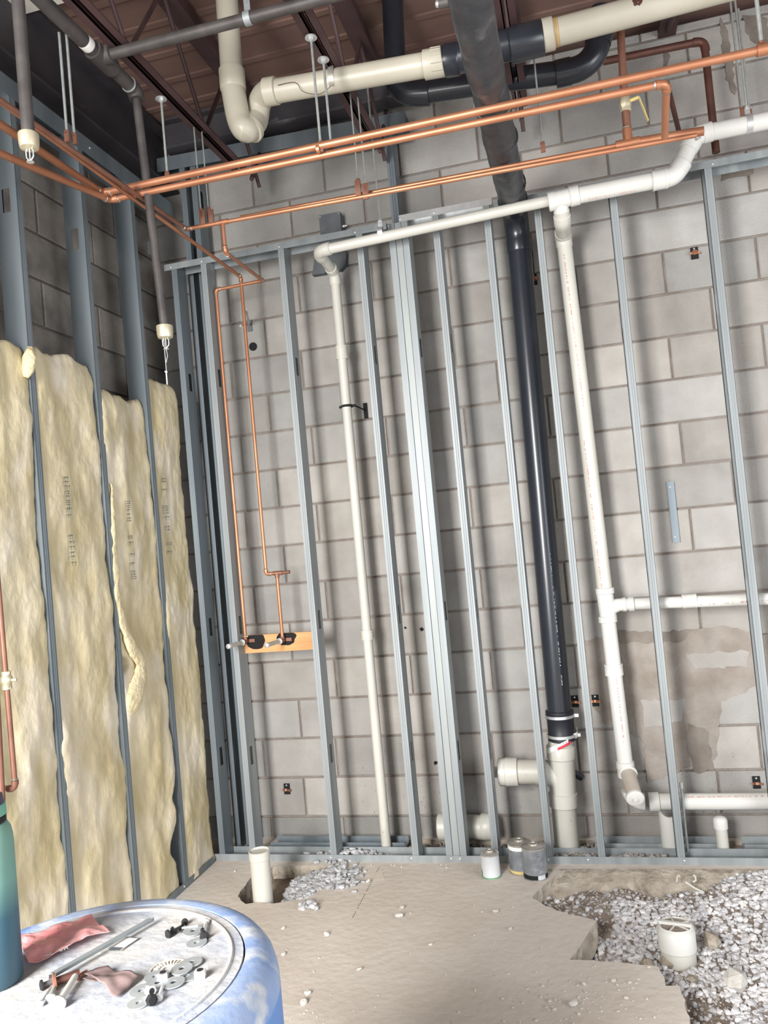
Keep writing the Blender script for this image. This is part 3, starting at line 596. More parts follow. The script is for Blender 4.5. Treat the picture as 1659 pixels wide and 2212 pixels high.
# black cross fitting and the black run behind it
t = thing('black_fitting', 'bulky black fitting joining the two cream pipes behind the black main', 'drain pipe', C_(1050, 110))
part('fitting_body', BLK, t, lambda b: (b.tube([C_(958, 133), C_(1152, 84)], .055, 28), b.lathe(C_(1100, 100, .0), d2, [(.055, 0), (.062, .005), (.062, .12), (.058, .125)], 28), b.lathe(C_(960, 132), dd, [(.052, 0), (.058, .004), (.058, .05), (.055, .055)], 28)))
DY = -.62
def D_(px, py, dy=0): return P(px, py, 1, DY + dy)
t = thing('black_branch_pipe', 'black horizontal pipe with two upturned elbows behind the cream pipes', 'drain pipe', D_(1050, 190))
run(t, [D_(846, -40), D_(857, 208), D_(1060, 178)], .046, BLK, er=.09)
run(t, [D_(1060, 178), D_(1285, 146, .0), D_(1300, 20, .0)], .046, BLK, er=.11)
t = thing('capped_stub_pipe', 'short dark pipe with a bright cap left of the black main at the top edge', 'pipe', P(960, 8, 1, -1.3))
part('pipe', DARK, t, lambda b: b.tube([P(949, 8, 1, -1.3), P(1000, -4, 1, -1.3)], .018, 16))
part('cap', STEEL, t, lambda b: b.lathe(P(948, 8, 1, -1.3), (-1, 0, .1), [(.012, 0), (.012, .008), (.008, .012)], 14))

# ================================================================ WHITE WASTE PIPING
WY = -.42
def W_(px, py, dy=0): return P(px, py, 1, WY + dy)
t = thing('white_vent_pipe', 'white horizontal drain pipe hanging in front of the top track, with both vertical drops', 'drain pipe', W_(1210, 430))
rs_, rb = .0241, .0355
LV = Vector((.262, -.20, 0)); q0 = W_(686, 543)
bend = P(728, 590, 1, -.168)
run(t, [W_(1185, 434), q0, Vector((.262, -.173, bend.z)), Vector((.262, -.168, F - .03))], rs_, PVC, er=.035, hub=1.25, hl=.03, mel=PVC, fat=1.2)
sleeve(t, 'coupling', PVC, (.262, -.168, P(740, 762, 1, -.168).z), (0, 0, 1), rs_ * 1.27, .065, lip=.05)
sleeve(t, 'coupling', PVC, (.262, -.168, P(797, 1371, 1, -.168).z), (0, 0, 1), rs_ * 1.27, .045, lip=.05)
part('pipe', PVCD, t, lambda b: b.tube([(.262, -.168, .22), (.262, -.168, F - .03)], rs_ * 1.01, 20), label='dusty speckled lower end')
# tee and right side
tee = W_(1212, 431)
part('tee', PVCW, t, lambda b: (b.tube([W_(1185, 437), W_(1250, 421)], rb * 1.08, 28), b.lathe(W_(1230, 426), W_(1260, 418) - W_(1230, 426), [(rb * 1.08, 0), (rb * 1.2, .004), (rb * 1.2, .04), (rb, .044)], 28), b.lathe(W_(1184, 437), W_(1205, 432) - W_(1184, 437), [(rb, 0), (rb * 1.15, .003), (rb * 1.15, .03), (rb * 1.08, .033)], 28),
     b.tube([tee, W_(1213, 460, .03)], rb * .9, 24)))
run(t, [W_(1240, 424), W_(1458, 381), W_(1503, 292), W_(1700, 252)], rb, PVCW, er=.055, hub=1.14, hl=.035)
sleeve(t, 'coupling', PVCW, W_(1425, 388), W_(1425, 388) - W_(1400, 393), rb * 1.16, .06, lip=.03)
RVt = P(1218, 520, 1, -.168); RV = Vector((1.39, -.168, 0))
zt = P(1299, 1310, 1, -.168).z; xt = 1.408; zb = P(1353, 1650, 1, -.168).z; xb = 1.420
run(t, [W_(1213, 455, .02), W_(1215, 478, .06), Vector((RVt.x, -.168, RVt.z + .02)), Vector((xt, -.168, zt + .03))], rb * .97, PVC, er=.03, hub=1.1, hl=.02)
sleeve(t, 'coupling', PVC, RVt + Vector((0, 0, .03)), (0, 0, 1), rb * 1.12, .045)
part('pipe', PVCW, t, lambda b: b.tube([(xt, -.168, zt), (xb, -.168, zb)], rb * .96, 28))
part('tee', PVCW, t, lambda b: (b.tube([(xt - .003, -.168, zt + .07), (xt + .004, -.168, zt - .06)], rb * 1.06, 28), b.lathe((xt, -.168, zt + .055), (0, 0, 1), [(rb * 1.06, 0), (rb * 1.17, .003), (rb * 1.17, .028), (rb, .03)], 28), b.lathe((xt, -.168, zt - .045), (0, 0, -1), [(rb * 1.06, 0), (rb * 1.17, .003), (rb * 1.17, .028), (rb, .03)], 28),
     b.tube([(xt, -.168, zt - .02), (xt + .05, -.168, zt + .002), (xt + .085, -.168, zt + .002)], .03, 20), b.lathe((xt + .07, -.168, zt + .002), (1, 0, 0), [(.028, 0), (.0325, .002), (.0325, .016), (.028, .018), (.028, .026), (.033, .028), (.033, .05), (.03, .052)], 24)))
sleeve(t, 'coupling', PVCW, ((xt + xb) / 2 - .002, -.168, P(1330, 1446, 1, -.168).z), (0, 0, 1), rb * 1.15, .05, lip=.02)
hb = P(1518, 1309, 1, -.168)
part('pipe', PVCW, t, lambda b: b.tube([(xt + .11, -.168, zt + .002), (2.9, -.168, hb.z - .012)], .0262, 24))
sleeve(t, 'coupling', PVCW, (P(1490, 1309, 1, -.168).x, -.168, zt - .002), (1, 0, 0), .031, .06, lip=.03)
zh = P(1500, 1731, 1, -.168).z
part('hub', PVCW, t, lambda b: b.lathe((xb, -.168, zb + .012), (0, 0, -1), [(rb * .97, 0), (rb * 1.13, .002), (rb * 1.13, .03), (rb * 1.08, .032), (rb * 1.08, .07)], 28))
e0 = Vector((xb, -.168, zb - .02)); e1 = Vector((xb + .012, -.168, zh)); e2 = Vector((xb + .16, -.168, zh))
part('elbow', PVCW, t, lambda b: b.tube(arc(e0, e1, e2, .06), rb * 1.08, 28))
part('hub', PVCW, t, lambda b: b.lathe((xb + .085, -.168, zh), (1, 0, 0), [(rb * 1.08, 0), (rb * 1.16, .002), (rb * 1.16, .045), (rb, .048)], 28))
part('pipe', PVCW, t, lambda b: b.tube([(xb + .09, -.168, zh), (2.9, -.168, zh - .006)], rb, 28))
ca = P(1357, 1672, 1, -.19); cb = P(1371, 1721, 1, -.335)
part('cleanout_arm', PRIMER, t, lambda b: b.tube([ca + (cb - ca) * -.15, cb], rb * .93, 28), label='grey-brown stained arm')
dcl = (cb - ca).normalized()
part('hub', PVCW, t, lambda b: b.lathe(ca - dcl * .01, dcl, [(rb * 1.05, 0), (rb * 1.16, .004), (rb * 1.16, .012), (rb, .014)], 28))
part('cleanout_cap', PVCW, t, lambda b: (b.lathe(cb, dcl, [(rb * .98, 0), (rb * 1.08, .003), (rb * 1.08, .014), (rb * .9, .018), (rb * .3, .018), (rb * .28, .026), (.001, .028)], 28)))
for (p0, p1) in (((1219, 545), (1262, 880)), ((1262, 945), (1302, 1275)), ((1333, 1465), (1350, 1610))):
    a = P(*p0, 1, -.168 - rb); c = P(*p1, 1, -.168 - rb); printing(t, a, c - a, (0, -1, 0), (c - a).length, .006, REDP, p0[1], dens=.6, label='faded red printing')
a = W_(1270, 420, -rb); c = W_(1400, 396, -rb); printing(t, a - Vector((0, 0, .018)), c - a, (0, -1, 0), (c - a).length * .8, .006, REDP, 3, dens=.7)
a = P(1480, 1725, 1, -.168 - rb); printing(t, a + Vector((0, 0, .01)), (1, 0, 0), (0, -1, 0), .35, .006, REDP, 8, dens=.6)
a = P(1510, 1305, 1, -.198); printing(t, a, (1, 0, 0), (0, -1, 0), .3, .006, REDP, 2, dens=.4)
lb = W_(1494, 302, -.04); printing(t, lb, W_(1512, 293, -.04) - lb, (0, -1, -.168), .03, .012, INKD, 21, dens=1)
# hangers
def clamp(px, py, label, topz, rr, Y=WY, col=ROD, grp='pipe hangers'):
    q = P(px, py, 1, Y); t = thing('pipe_hanger', label, 'hanger', q, grp)
    part('rod', col, t, lambda b: b.tube([q + Vector((0, 0, rr + .02)), (q.x, q.y, topz)], .0045, 8))
    part('clamp_ring', STEEL, t, lambda b: (b.ring(q - Vector((.011, 0, 0)), (1, 0, -.02), rr, rr + .0035, .022), b.box((q.x - .01, q.y - .004, q.z + rr), (q.x + .01, q.y + .004, q.z + rr + .03))))
    part('nut', STEEL, t, lambda b: b.lathe((q.x, q.y, q.z + rr + .03), (0, 0, 1), [(.009, 0), (.009, .009)], 6)); return t
clamp(823, 503, 'thin rod with a split ring clamp on the small end of the white pipe', 3.7, rs_)
clamp(1617, 268, 'thick rod with a ring clamp on the white pipe near the right edge', 3.7, rb)
# stubs in the cavity
hp = P(1444, 1750, 1, -.16)
t = thing('pipe_offcut', 'open white pipe offcut standing behind the bottom track near the elbow', 'pipe', (hp.x, -.16, F))
def half(b):
    n = 16; vs = []
    for zz in (F, hp.z - .01):
        for rr in (.044, .038):
            for k in range(n + 1): a = math.pi * (1 + k / n); vs.append((hp.x + rr * math.cos(a), -.150 + rr * math.sin(a), zz + (.0 if zz == F else .012 * math.cos(2 * a))))
    m = n + 1
    for k in range(n): b.f += [tuple(len(b.v) + i for i in f) for f in ((k, k + 1, 2 * m + k + 1, 2 * m + k), (m + k, m + k + 1, 3 * m + k + 1, 3 * m + k), (2 * m + k, 2 * m + k + 1, 3 * m + k + 1, 3 * m + k))]
    b.v += vs
part('half_pipe', PVCW, t, half)
kp = P(1556, 1765, 1, -.17)
t = thing('capped_stub_pipe', 'slim white stub pipe with a round cap behind the bottom track', 'pipe', (kp.x, -.165, F))
part('pipe', PVC, t, lambda b: b.tube([(kp.x, -.165, F - .05), (kp.x - .002, -.165, kp.z - .02)], .0255, 24))
part('cap', PVCW, t, lambda b: b.lathe((kp.x - .002, -.165, kp.z - .05), (0, 0, 1), [(.026, 0), (.0305, .001), (.0305, .034), (.028, .043), (.02, .050), (.008, .053), (.001, .0535)], 24))
q = P(1471, 1695, 1, -.21)
t = thing('plastic_adapter', 'tiny white threaded adapter on a grey tube beside the stud', 'fitting', q)
part('adapter', PVCW, t, lambda b: b.lathe(q - Vector((0, 0, .016)), (0, 0, 1), [(.007, 0), (.009, .003), (.007, .005), (.009, .012), (.007, .014), (.009, .024), (.006, .027)], 12))
part('tube', ROD, t, lambda b: b.tube([q - Vector((0, 0, .016)), (q.x, q.y, F + .02)], .005, 8))
sb = P(568, 1938, 2, F); SZ = P(558, 1838, 1, sb.y).z - .03
t = thing('floor_stub_pipe', 'cream pipe stub with a cap standing in the small hole in the slab', 'pipe', (sb.x, sb.y, F))
part('pipe', PVC, t, lambda b: b.tube([(sb.x, sb.y, F - .15), (sb.x, sb.y, SZ)], .0435, 32))
part('cap', PVC, t, lambda b: b.lathe((sb.x, sb.y, SZ - .005), (0, 0, 1), [(.0435, 0), (.0465, .002), (.0465, .036), (.043, .038), (.041, .030), (.001, .030)], 32))
# floor cleanout
q = Vector((1.52, -.93, 0))
t = thing('floor_cleanout', 'wide white cleanout fitting standing in the gravel', 'drain fitting', (q.x, q.y, F))
part('pipe', PVC, t, lambda b: b.tube([(q.x, q.y, F - .15), (q.x, q.y, F - .03)], .060, 36))
part('adapter', PVCW, t, lambda b: b.lathe((q.x, q.y, F - .035), (0, 0, 1), [(.060, 0), (.065, .004), (.065, .066), (.062, .070), (.0615, .082), (.057, .086), (.0565, .074), (.001, .074)], 40))
def plug(b):
    zc = F + .040
    b.lathe((q.x, q.y, zc), (0, 0, 1), [(.055, 0), (.055, .006), (.001, .0065)], 36)
    for k in range(5): b.bar((q.x, q.y, zc + .009), (q.x + .055 * math.cos(k * math.pi * .4 + .5), q.y + .055 * math.sin(k * math.pi * .4 + .5), zc + .009), .004, .006)
    b.bar((q.x - .055, q.y + .012, zc + .012), (q.x + .055, q.y - .012, zc + .012), .013, .012)
part('plug', PVCW, t, plug, None)
part('dirt_fill', DIRT, t, lambda b: b.lathe((q.x, q.y, F + .044), (0, 0, 1), [(.05, 0), (.05, .0035), (.001, .004)], 24))

# ================================================================ COPPER
def hgr(t, px, py, Y, z, topz, rr, twin=True):
    q = P(px, py, 1, Y); q.z = z
    part('rod', ROD, t, lambda b: b.tube([q + Vector((0, 0, .03)), (q.x, q.y, topz)], .0045, 8))
    part('clamp_ring', COP, t, lambda b: (b.ring(q - Vector((.009, 0, 0)), (1, 0, 0), rr, rr + .004, .018, 16), b.box((q.x - .008, q.y - .003, q.z + rr), (q.x + .008, q.y + .003, q.z + .035))))
zU = P(230, 415, 1, -1.26).z - .0; Y1 = -1.26; Y2 = -1.215
def line(px0, py0, px1, py1, Y, z):   # level copper line: true X extent, snapped height
    a = P(px0, py0, 1, Y); c = P(px1, py1, 1, Y); return Vector((a.x, Y, z)), Vector((c.x, Y, z))
zA = .5 * (P(230, 415, 1, Y1).z + P(1640, 110, 1, Y1).z)
aU = P(222, 417, 1, Y1); bU = P(1650, 107, 1, Y1)
aL = P(238, 432, 1, Y2 - .02); bL = P(1440, 180, 1, Y2 - .02)
t = thing('copper_supply_pipe', 'upper thick copper pipe running level below the ceiling to the right edge', 'copper pipe', aU, 'copper supply pipes')
run(t, [P(-60, 228, 0, aU.x), aU, bU + (bU - aU) * .02], .0135, COP, er=.02, hub=1.18, hl=.012, sold=SOLD, n=18)
part('coupling', COP, t, lambda b: b.ring(bU - Vector((.02, 0, 0)), (1, 0, 0), .010, .0185, .05))
part('strap', COP, t, lambda b: (b.ring(P(688, 322, 1, Y1) - Vector((.006, 0, 0)), (1, 0, 0), .0135, .0165, .012, 16)))
t2 = thing('copper_supply_pipe', 'lower thick copper pipe parallel to the upper one, turning down by the copper tee', 'copper pipe', aL, 'copper supply pipes')
cR = P(1432, 300, 1, -.90); 
run(t2, [P(-60, 306, 0, aL.x), aL, bL, Vector((P(1436, 295, 1, -1.0).x, -1.0, P(1436, 295, 1, -1.0).z))], .0125, COP, er=.022, hub=1.2, hl=.014, sold=SOLD, n=18)
for (tt, px, py, Yx, lab) in ((t, 677, 80, Y1, 1), (t2, 703, 128, Y2 - .02, 2), (t, 343, 215, Y1 + .04, 3)):
    pass
def rodthing(px0, py0, px1, py1, Y, label, washer=True, m=ROD, r=.0048):
    a = P(px0, py0, 1, Y); c = P(px1, py1, 1, Y); c.x = a.x = (a.x + c.x) / 2
    t = thing('threaded_rod', label, 'threaded rod', c, 'threaded hanger rods')
    part('rod', m, t, lambda b: b.tube([c, a], r, 8))
    if washer: part('washer', STEEL, t, lambda b: b.lathe(a - Vector((0, 0, .002)), (0, 0, 1), [(.022, 0), (.022, .003)], 20)); part('nut', STEEL, t, lambda b: b.lathe(a - Vector((0, 0, .012)), (0, 0, 1), [(.009, 0), (.009, .010)], 6))
    part('clevis', COPD, t, lambda b: (b.box((c.x - .009, c.y - .004, c.z - .03), (c.x + .009, c.y + .004, c.z + .004)), b.lathe(c, (0, 0, 1), [(.009, 0), (.009, .009)], 6)))
rodthing(677, 80, 687, 312, Y1, 'left of the two thick rods with round washers, holding the upper copper pipe')
rodthing(703, 128, 711, 322, Y2, 'right of the two thick rods with round washers, holding the lower copper pipe')
rodthing(343, 215, 366, 375, -1.16, 'single rod with a round washer near the sprinkler drop')
rodthing(136, 68, 136, 290, -1.62, 'left of the two pale rods at the upper left', False); rodthing(152, 60, 151, 296, -1.60, 'right of the two pale rods at the upper left', False)
YL = -.87
pA = P(402, 495, 1, YL); pB = P(1505, 292, 1, YL)
t = thing('copper_branch_pipe', 'thin lower copper pipe with the drop that feeds the left stub-out', 'copper pipe', pA, 'thin copper branch pipes')
part('pipe', COP, t, lambda b: b.tube([pA, pB], .0085, 16)); sx = P(481, 480, 1, YL); s1 = P(487, 545, 1, YL)
s2 = P(568, 606, 1, -.25); s3 = P(473, 625, 1, -.25); s4 = P(523, 1372, 1, -.25); s3.x = s4.x = (s3.x + s4.x) / 2
run(t, [sx, s1, s2, s3, s4], .0082, COP, er=.012, hub=1.3, hl=.012, sold=SOLD, n=16)
part('tee', COP, t, lambda b: b.tube([sx - Vector((.025, 0, 0)), sx + Vector((.025, 0, 0))], .011, 16))
run(t, [P(-80, 160, 0, pA.x), pA, pA + Vector((.06, 0, 0))], .0085, COPD, er=.012, hub=1.3, hl=.012, sold=SOLD)
t = thing('copper_branch_pipe', 'thin upper copper pipe thickening at the brass valve riser', 'copper pipe', P(560, 462, 1, YL + .06), 'thin copper branch pipes')
u0 = P(520, 470, 1, YL + .05); u1 = P(1345, 312, 1, YL + .05); u2 = P(1520, 283, 1, YL + .05)
part('pipe', COP, t, lambda b: b.tube([u0, u1], .0085, 16)); part('pipe', COP, t, lambda b: b.tube([u1, u2], .0165, 18))
part('tee', COP, t, lambda b: (b.tube([P(1330, 316, 1, YL + .05), P(1382, 305, 1, YL + .05)], .0185, 18), b.tube([P(1357, 305, 1, YL + .05), P(1354, 280, 1, YL + .05)], .0175, 18)))
v0 = P(1357, 300, 1, YL + .05); v1_ = P(1349, 215, 1, YL + .05); v2_ = P(1340, 60, 1, YL + .05)
part('riser', COPD, t, lambda b: b.tube([v0, v1_], .0155, 18)); part('riser', COPD, t, lambda b: b.tube([v1_, v2_], .0145, 18))
vz = P(1350, 222, 1, YL + .05); va = part('valve', BRASS, t, lambda b: b.lathe(vz - Vector((0, 0, .035)), (0, 0, 1), [(.016, 0), (.021, .004), (.021, .018), (.023, .022), (.023, .05), (.02, .055), (.02, .075), (.016, .078)], 8))
part('handle', YEL, va, lambda b: (b.tube([vz, vz + Vector((.05, -.01, .005))], .007, 10), b.bar(vz + Vector((.05, -.01, .005)), vz + Vector((.075, -.005, -.09)), .012, .003)))
for zz in (.0, .11): part('solder_joint', SOLD, t, lambda b: b.lathe(v0 + Vector((-.002, 0, .04 + zz)), (0, 0, 1), [(.0158, 0), (.0175, .002), (.0158, .006)], 16))
t = thing('copper_branch_pipe', 'dark copper pipe from the upper left that drops to the right stub-out', 'copper pipe', P(388, 496, 0, -.19), 'thin copper branch pipes')
XD = P(520, 598, 1, -.25); d0 = P(-60, 172, 0, XD.x + .0); w3 = P(575, 1240, 1, -.25); w3.x = XD.x = (w3.x + XD.x) / 2
w4 = P(601, 1243, 1, -.25); w5 = P(608, 1382, 1, -.25)
run(t, [Vector((XD.x, -2.4, XD.z + .01)), XD, w3, Vector((w4.x + .015, -.25, w3.z)), ], .0082, COP, er=.012, hub=1.3, hl=.012, sold=SOLD, n=16)
w4.z = w3.z; w5.x = w4.x = (w4.x + w5.x) / 2
part('tee', COPD, t, lambda b: (b.tube([w4 - Vector((.02, 0, 0)), w4 + Vector((.03, 0, 0))], .011, 16), b.tube([w4, w4 - Vector((0, 0, .025))], .011, 16)))
part('capped_end', COPD, t, lambda b: b.tube([w4 + Vector((.025, 0, 0)), w4 + Vector((.068, 0, .001))], .0085, 16))
part('pipe', COP, t, lambda b: b.tube([w4, w5], .0082, 16))
# plywood backer and stub-outs
bk0 = P(512, 1375, 1, -.225); bk1 = P(672, 1410, 1, -.225)
t = thing('plywood_backer', 'orange plywood strip between two studs scorched black around the stub-outs', 'board', (bk0.x, -.225, bk1.z))
bz0 = P(672, 1403, 1, -.225).z; bz1 = P(672, 1363, 1, -.225).z; 
part('board', PLY, t, lambda b: b.box((P(512, 1400, 1, -.225).x - .02, -.228, bz0), (.035, -.212, bz1 - .002)), None)
def burn(cx, cz, rx, rz, seed):
    def f(b):
        n = 30; pl = []
        for k in range(n):
            a = 2 * math.pi * k / n; s = 1 + .25 * noise.noise(Vector((math.cos(a) * 1.7, math.sin(a) * 1.7, seed)))
            pl.append(Vector((cx + rx * s * math.cos(a), -.2295, max(bz0, min(bz1 - .002, cz + rz * s * math.sin(a))))))
        b.prism(pl, (0, .0018, 0))
    part('scorch_mark', CHAR, t, f, None)
s4b = P(528, 1385, 1, -.25); burn(s4.x + .045, bz1 - .032, .052, .042, 1); burn(w5.x + .012, bz1 - .026, .050, .036, 2)
for (cx, lab) in ((s4.x, 'left grey capped stub-out pipe on the plywood backer'), (w5.x, 'right grey capped stub-out pipe on the plywood backer')):
    zc = P(523 if cx == s4.x else 612, 1386 if cx == s4.x else 1383, 1, -.25).z
    t = thing('stub_out', lab, 'pipe', (cx, -.25, zc), 'stub-outs on the plywood')
    e = Vector((cx - .018, -.40, zc - .0))
    part('elbow', COPD, t, lambda b: (b.tube([(cx, -.25, zc + .02), (cx, -.25, zc)], .011, 14), b.tube([(cx, -.25, zc), (cx - .002, -.27, zc)], .012, 14), b.box((cx - .03, -.232, zc - .008), (cx + .04, -.228, zc + .008))))
    part('pipe', ROD, t, lambda b: b.tube([(cx - .002, -.265, zc), e], .0105, 16)); part('cap', STEEL, t, lambda b: b.lathe(e, (-.1, -1, 0), [(.0105, -.006), (.0125, -.004), (.0125, .012), (.009, .015), (.001, .016)], 16))
    part('ring', STEEL, t, lambda b: b.ring((cx - .004, -.285, zc), (.1, 1, 0), .010, .015, .006, 18))
# copper at the left foreground
fx = -.46; a = P(-3, 1320, 0, fx); c = P(33, 1703, 0, fx); yv = .5 * (a.y + c.y)
t = thing('copper_riser', 'copper riser with a brass valve and bottom elbow at the left edge', 'copper pipe', (fx, yv, c.z))
run(t, [Vector((fx, a.y, a.z + .5)), Vector((fx, c.y, c.z)), Vector((fx - .22, c.y + .02, c.z - .004))], .0085, COPD, er=.014, hub=1.3, hl=.013, sold=SOLD)
vz = P(14, 1470, 0, fx); part('valve', BRASS, t, lambda b: (b.lathe(vz - Vector((0, 0, .03)), (0, 0, 1), [(.010, 0), (.015, .003), (.015, .02), (.018, .024), (.018, .04), (.014, .045), (.014, .058), (.01, .06)], 8), b.tube([vz, vz + Vector((.03, .01, 0))], .006, 10)))
t = thing('copper_stub', 'reddish copper pipe standing behind the green bottle', 'copper pipe', P(4, 1740, 0, fx - .02))
part('pipe', COPD, t, lambda b: b.tube([P(-8, 1500, 0, fx - .02), P(8, 1800, 0, fx - .02)], .0105, 14))
# dark old copper line at the upper right
t = thing('old_copper_line', 'dark brown copper line bending down the wall at the upper right', 'copper pipe', P(1520, 95, 1, -.25))
run(t, [P(1303, 133, 1, -.25), P(1521, 88, 1, -.25), P(1547, 330, 1, -.25)], .0165, COPX, er=.03, hub=1.15, hl=.02)
t = thing('old_copper_line', 'slanting dark pipe length behind the vertical copper drop', 'copper pipe', P(1450, 230, 1, -.3))
part('pipe', COPX, t, lambda b: b.tube([P(1441, 180, 1, -.5), P(1466, 282, 1, -.1)], .011, 12))
for k, (a0, a1, lab) in enumerate((((1570, 0), (1610, 235), 'left thin rod of the three at the upper right corner'), ((1590, 20), (1624, 240), 'faint middle rod at the upper right corner'))):
    rodthing(*a0, *a1, -.25 - .0 * k, lab, False)
rodthing(1630, -20, 1647, 95, Y1, 'thick bright rod meeting the upper copper pipe at the right edge', False, r=.0065)
rodthing(1150, 100, 1173, 312, YL, 'thin rod holding the lower copper pipes right of the black main', False, r=.0035)
for k, (p0, p1, Yx, lab) in enumerate((((757, 180), (771, 392), YL + .02, 'left thin rod of the trio above the thin copper pipes'), ((775, 210), (788, 402), YL, 'middle thin rod of the trio above the thin copper pipes'), ((418, 268), (434, 455), YL, 'left thin rod in the dark corner above the thin copper pipe'), ((434, 285), (452, 452), YL + .05, 'right thin rod in the dark corner above the thin copper pipe'))):
    rodthing(*p0, *p1, Yx, lab, False, r=.0035)
for (px, py, lab) in ((773, 405, 'left copper split clamp bracket above the thin pipes'), (789, 412, 'right copper split clamp bracket above the thin pipes'), (438, 470, 'left corner copper clamp bracket'), (456, 468, 'right corner copper clamp bracket')):
    q = P(px, py, 1, YL); t = thing('pipe_clamp', lab, 'clamp', q, 'copper clamp brackets')
    part('bracket', COPD, t, lambda b: b.box((q.x - .011, q.y - .004, q.z - .035), (q.x + .011, q.y + .004, q.z + .03)), None)
# ================================================================ SPRINKLER PIPING
sz = 3.215; s0 = P(230, 120, 2, sz); X_S = -.165
t = thing('sprinkler_pipe', 'dark sprinkler main with a branch tee and the long drop by the corner', 'sprinkler pipe', (X_S, -1.3, sz))
sT = Vector((X_S, P(230, 120, 2, sz).y, sz)); sE = Vector((X_S, P(308, 193, 2, sz).y, sz))
part('pipe', DARK, t, lambda b: b.tube([(X_S, -3.1, sz), sE], .0255, 22))
part('tee', DARK, t, lambda b: (b.tube([sT - Vector((0, .05, 0)), sT + Vector((0, .07, 0))], .034, 20), b.lathe(sT, (1, 0, 0), [(.032, 0), (.032, .045), (.026, .048)], 20)))
brE = P(760, -16, 1, sT.y); part('branch_pipe', DARK, t, lambda b: b.tube([sT, Vector((brE.x, sT.y, .5 * (brE.z + sz)))], .0195, 20))
sD = P(355, 703, 1, sE.y); xd = .5 * (sD.x + X_S)
part('elbow', DARK, t, lambda b: b.tube(arc(sE - Vector((0, .12, 0)), sE, Vector((sD.x, sE.y, 2.8)), .035), .030, 20))
part('drop_pipe', DARK, t, lambda b: b.tube([sE - Vector((0, 0, .02)), (sD.x, sE.y, sD.z)], .0165, 18))
part('paint_chip', PAPER, t, lambda b: b.lathe((X_S, P(196, 92, 2, sz).y - .02, sz), (0, 1, 0), [(.0258, 0), (.0262, .002), (.0262, .03), (.0258, .032)], 20), label='pale bare patch')
part('hanger_ring', STEEL, t, lambda b: b.ring((X_S, sE.y - .05, sz), (0, 1, 0), .0257, .029, .006))
def head(t, q, k=1.0):
    b0_ = part('cover_cup', BRASS, t, lambda b: b.lathe(q, (0, 0, -1), [(.018 * k, 0), (.032 * k, .002), (.033 * k, .006), (.032 * k, .035 * k), (.029 * k, .05 * k), (.018 * k, .053 * k)], 28), label='pale brass cup')
    fr = part('frame', STEEL, t, lambda b: (b.tube([q + Vector((s, 0, z_)) for s, z_ in ((.006 * k, -.05 * k), (.014 * k, -.06 * k), (.013 * k, -.08 * k), (.003 * k, -.092 * k), (-.003 * k, -.092 * k), (-.013 * k, -.08 * k), (-.014 * k, -.06 * k), (-.006 * k, -.05 * k))], .0022 * k, 8), b.tube([q + Vector((0, 0, -.05 * k)), q + Vector((0, 0, -.092 * k))], .0022 * k, 8)))
    part('deflector', STEEL, fr, lambda b: b.lathe(q + Vector((0, 0, -.094 * k)), (0, 0, -1), [(.003, 0), (.012 * k, .001), (.012 * k, .0025), (.003, .003)], 16))
head(t, Vector((sD.x, sE.y, sD.z)), .95)
part('hook_wire', STEEL, t, lambda b: b.tube([P(358, 748, 1, sE.y), P(362, 768, 1, sE.y), P(359, 783, 1, sE.y)], .0012, 6))
Yp = -2.16; h1 = P(61, 288, 1, Yp); 
t = thing('sprinkler_drop', 'dark sprinkler drop pipe with a brass cup near the left edge', 'sprinkler pipe', h1)
part('drop_pipe', DARK, t, lambda b: b.tube([(h1.x, Yp, 3.7), h1], .0167, 20)); head(t, h1, .8)
q = P(535, 30, 1, sT.y)
t = thing('pipe_hanger', 'galvanized band hanger around the dark sprinkler branch at the top', 'hanger', q, 'pipe hangers')
zz = sT.z + (q.x - X_S) / (brE.x - X_S) * (.5 * (brE.z + sz) - sz)
part('band', GALV, t, lambda b: (b.ring((q.x - .012, sT.y, zz), (1, 0, 0), .020, .0235, .024), b.bar((q.x, sT.y, zz + .02), (q.x, sT.y, zz + .07), .022, .003, (0, 1, 0))))
part('rod', ROD, t, lambda b: b.tube([(q.x, sT.y, zz + .05), (q.x, sT.y, 3.7)], .0045, 8))

# ================================================================ WALL ITEMS
def wallclamp(px, py, label, h=.055, w=.032, ring=True, tilt=0, m=COP):
    q = P(px, py, 1, -.004); t = thing('wall_pipe_clamp', label, 'clamp', q, 'small copper clamps screwed to the block wall')
    pl = part('base_plate', BLACK, t, lambda b: b.box((q.x - w / 2, -.008, q.z - h / 2), (q.x + w / 2, -.0005, q.z + h / 2)), None)
    part('clamp_half', m, t, lambda b: (b.ring((q.x + tilt, -.020, q.z - .006), (0, .25, 1), .009, .0125, .011, 14), b.bar((q.x - .02, -.014, q.z - .002), (q.x + .024, -.018, q.z - .004), .005, .010)))
    part('screw', STEEL, t, lambda b: b.lathe((q.x, -.008, q.z + h * .36), (0, -1, 0), [(.005, 0), (.004, .002)], 8))
wallclamp(1500, 547, 'copper clamp on a black plate high on the right of the block wall'); wallclamp(1153, 604, 'copper clamp on a black plate beside the upper black stack', tilt=.004)
wallclamp(1242, 1515, 'left of the two copper clamps beside the lower black stack'); wallclamp(1286, 1513, 'right of the two copper clamps beside the lower black stack')
wallclamp(1634, 1690, 'rusty copper clamp low on the wall at the right edge', m=COPD); wallclamp(620, 1704, 'rusty copper clamp low on the wall at the left', m=COPD)
q = P(538, 703, 1, -.01); t = thing('wall_pipe_clamp', 'black plated standoff clamp gripping the thin copper drop', 'clamp', q)
part('base_plate', GBOX, t, lambda b: b.box((q.x - .014, -.006, q.z - .03), (q.x + .014, -.0005, q.z + .03)), None)
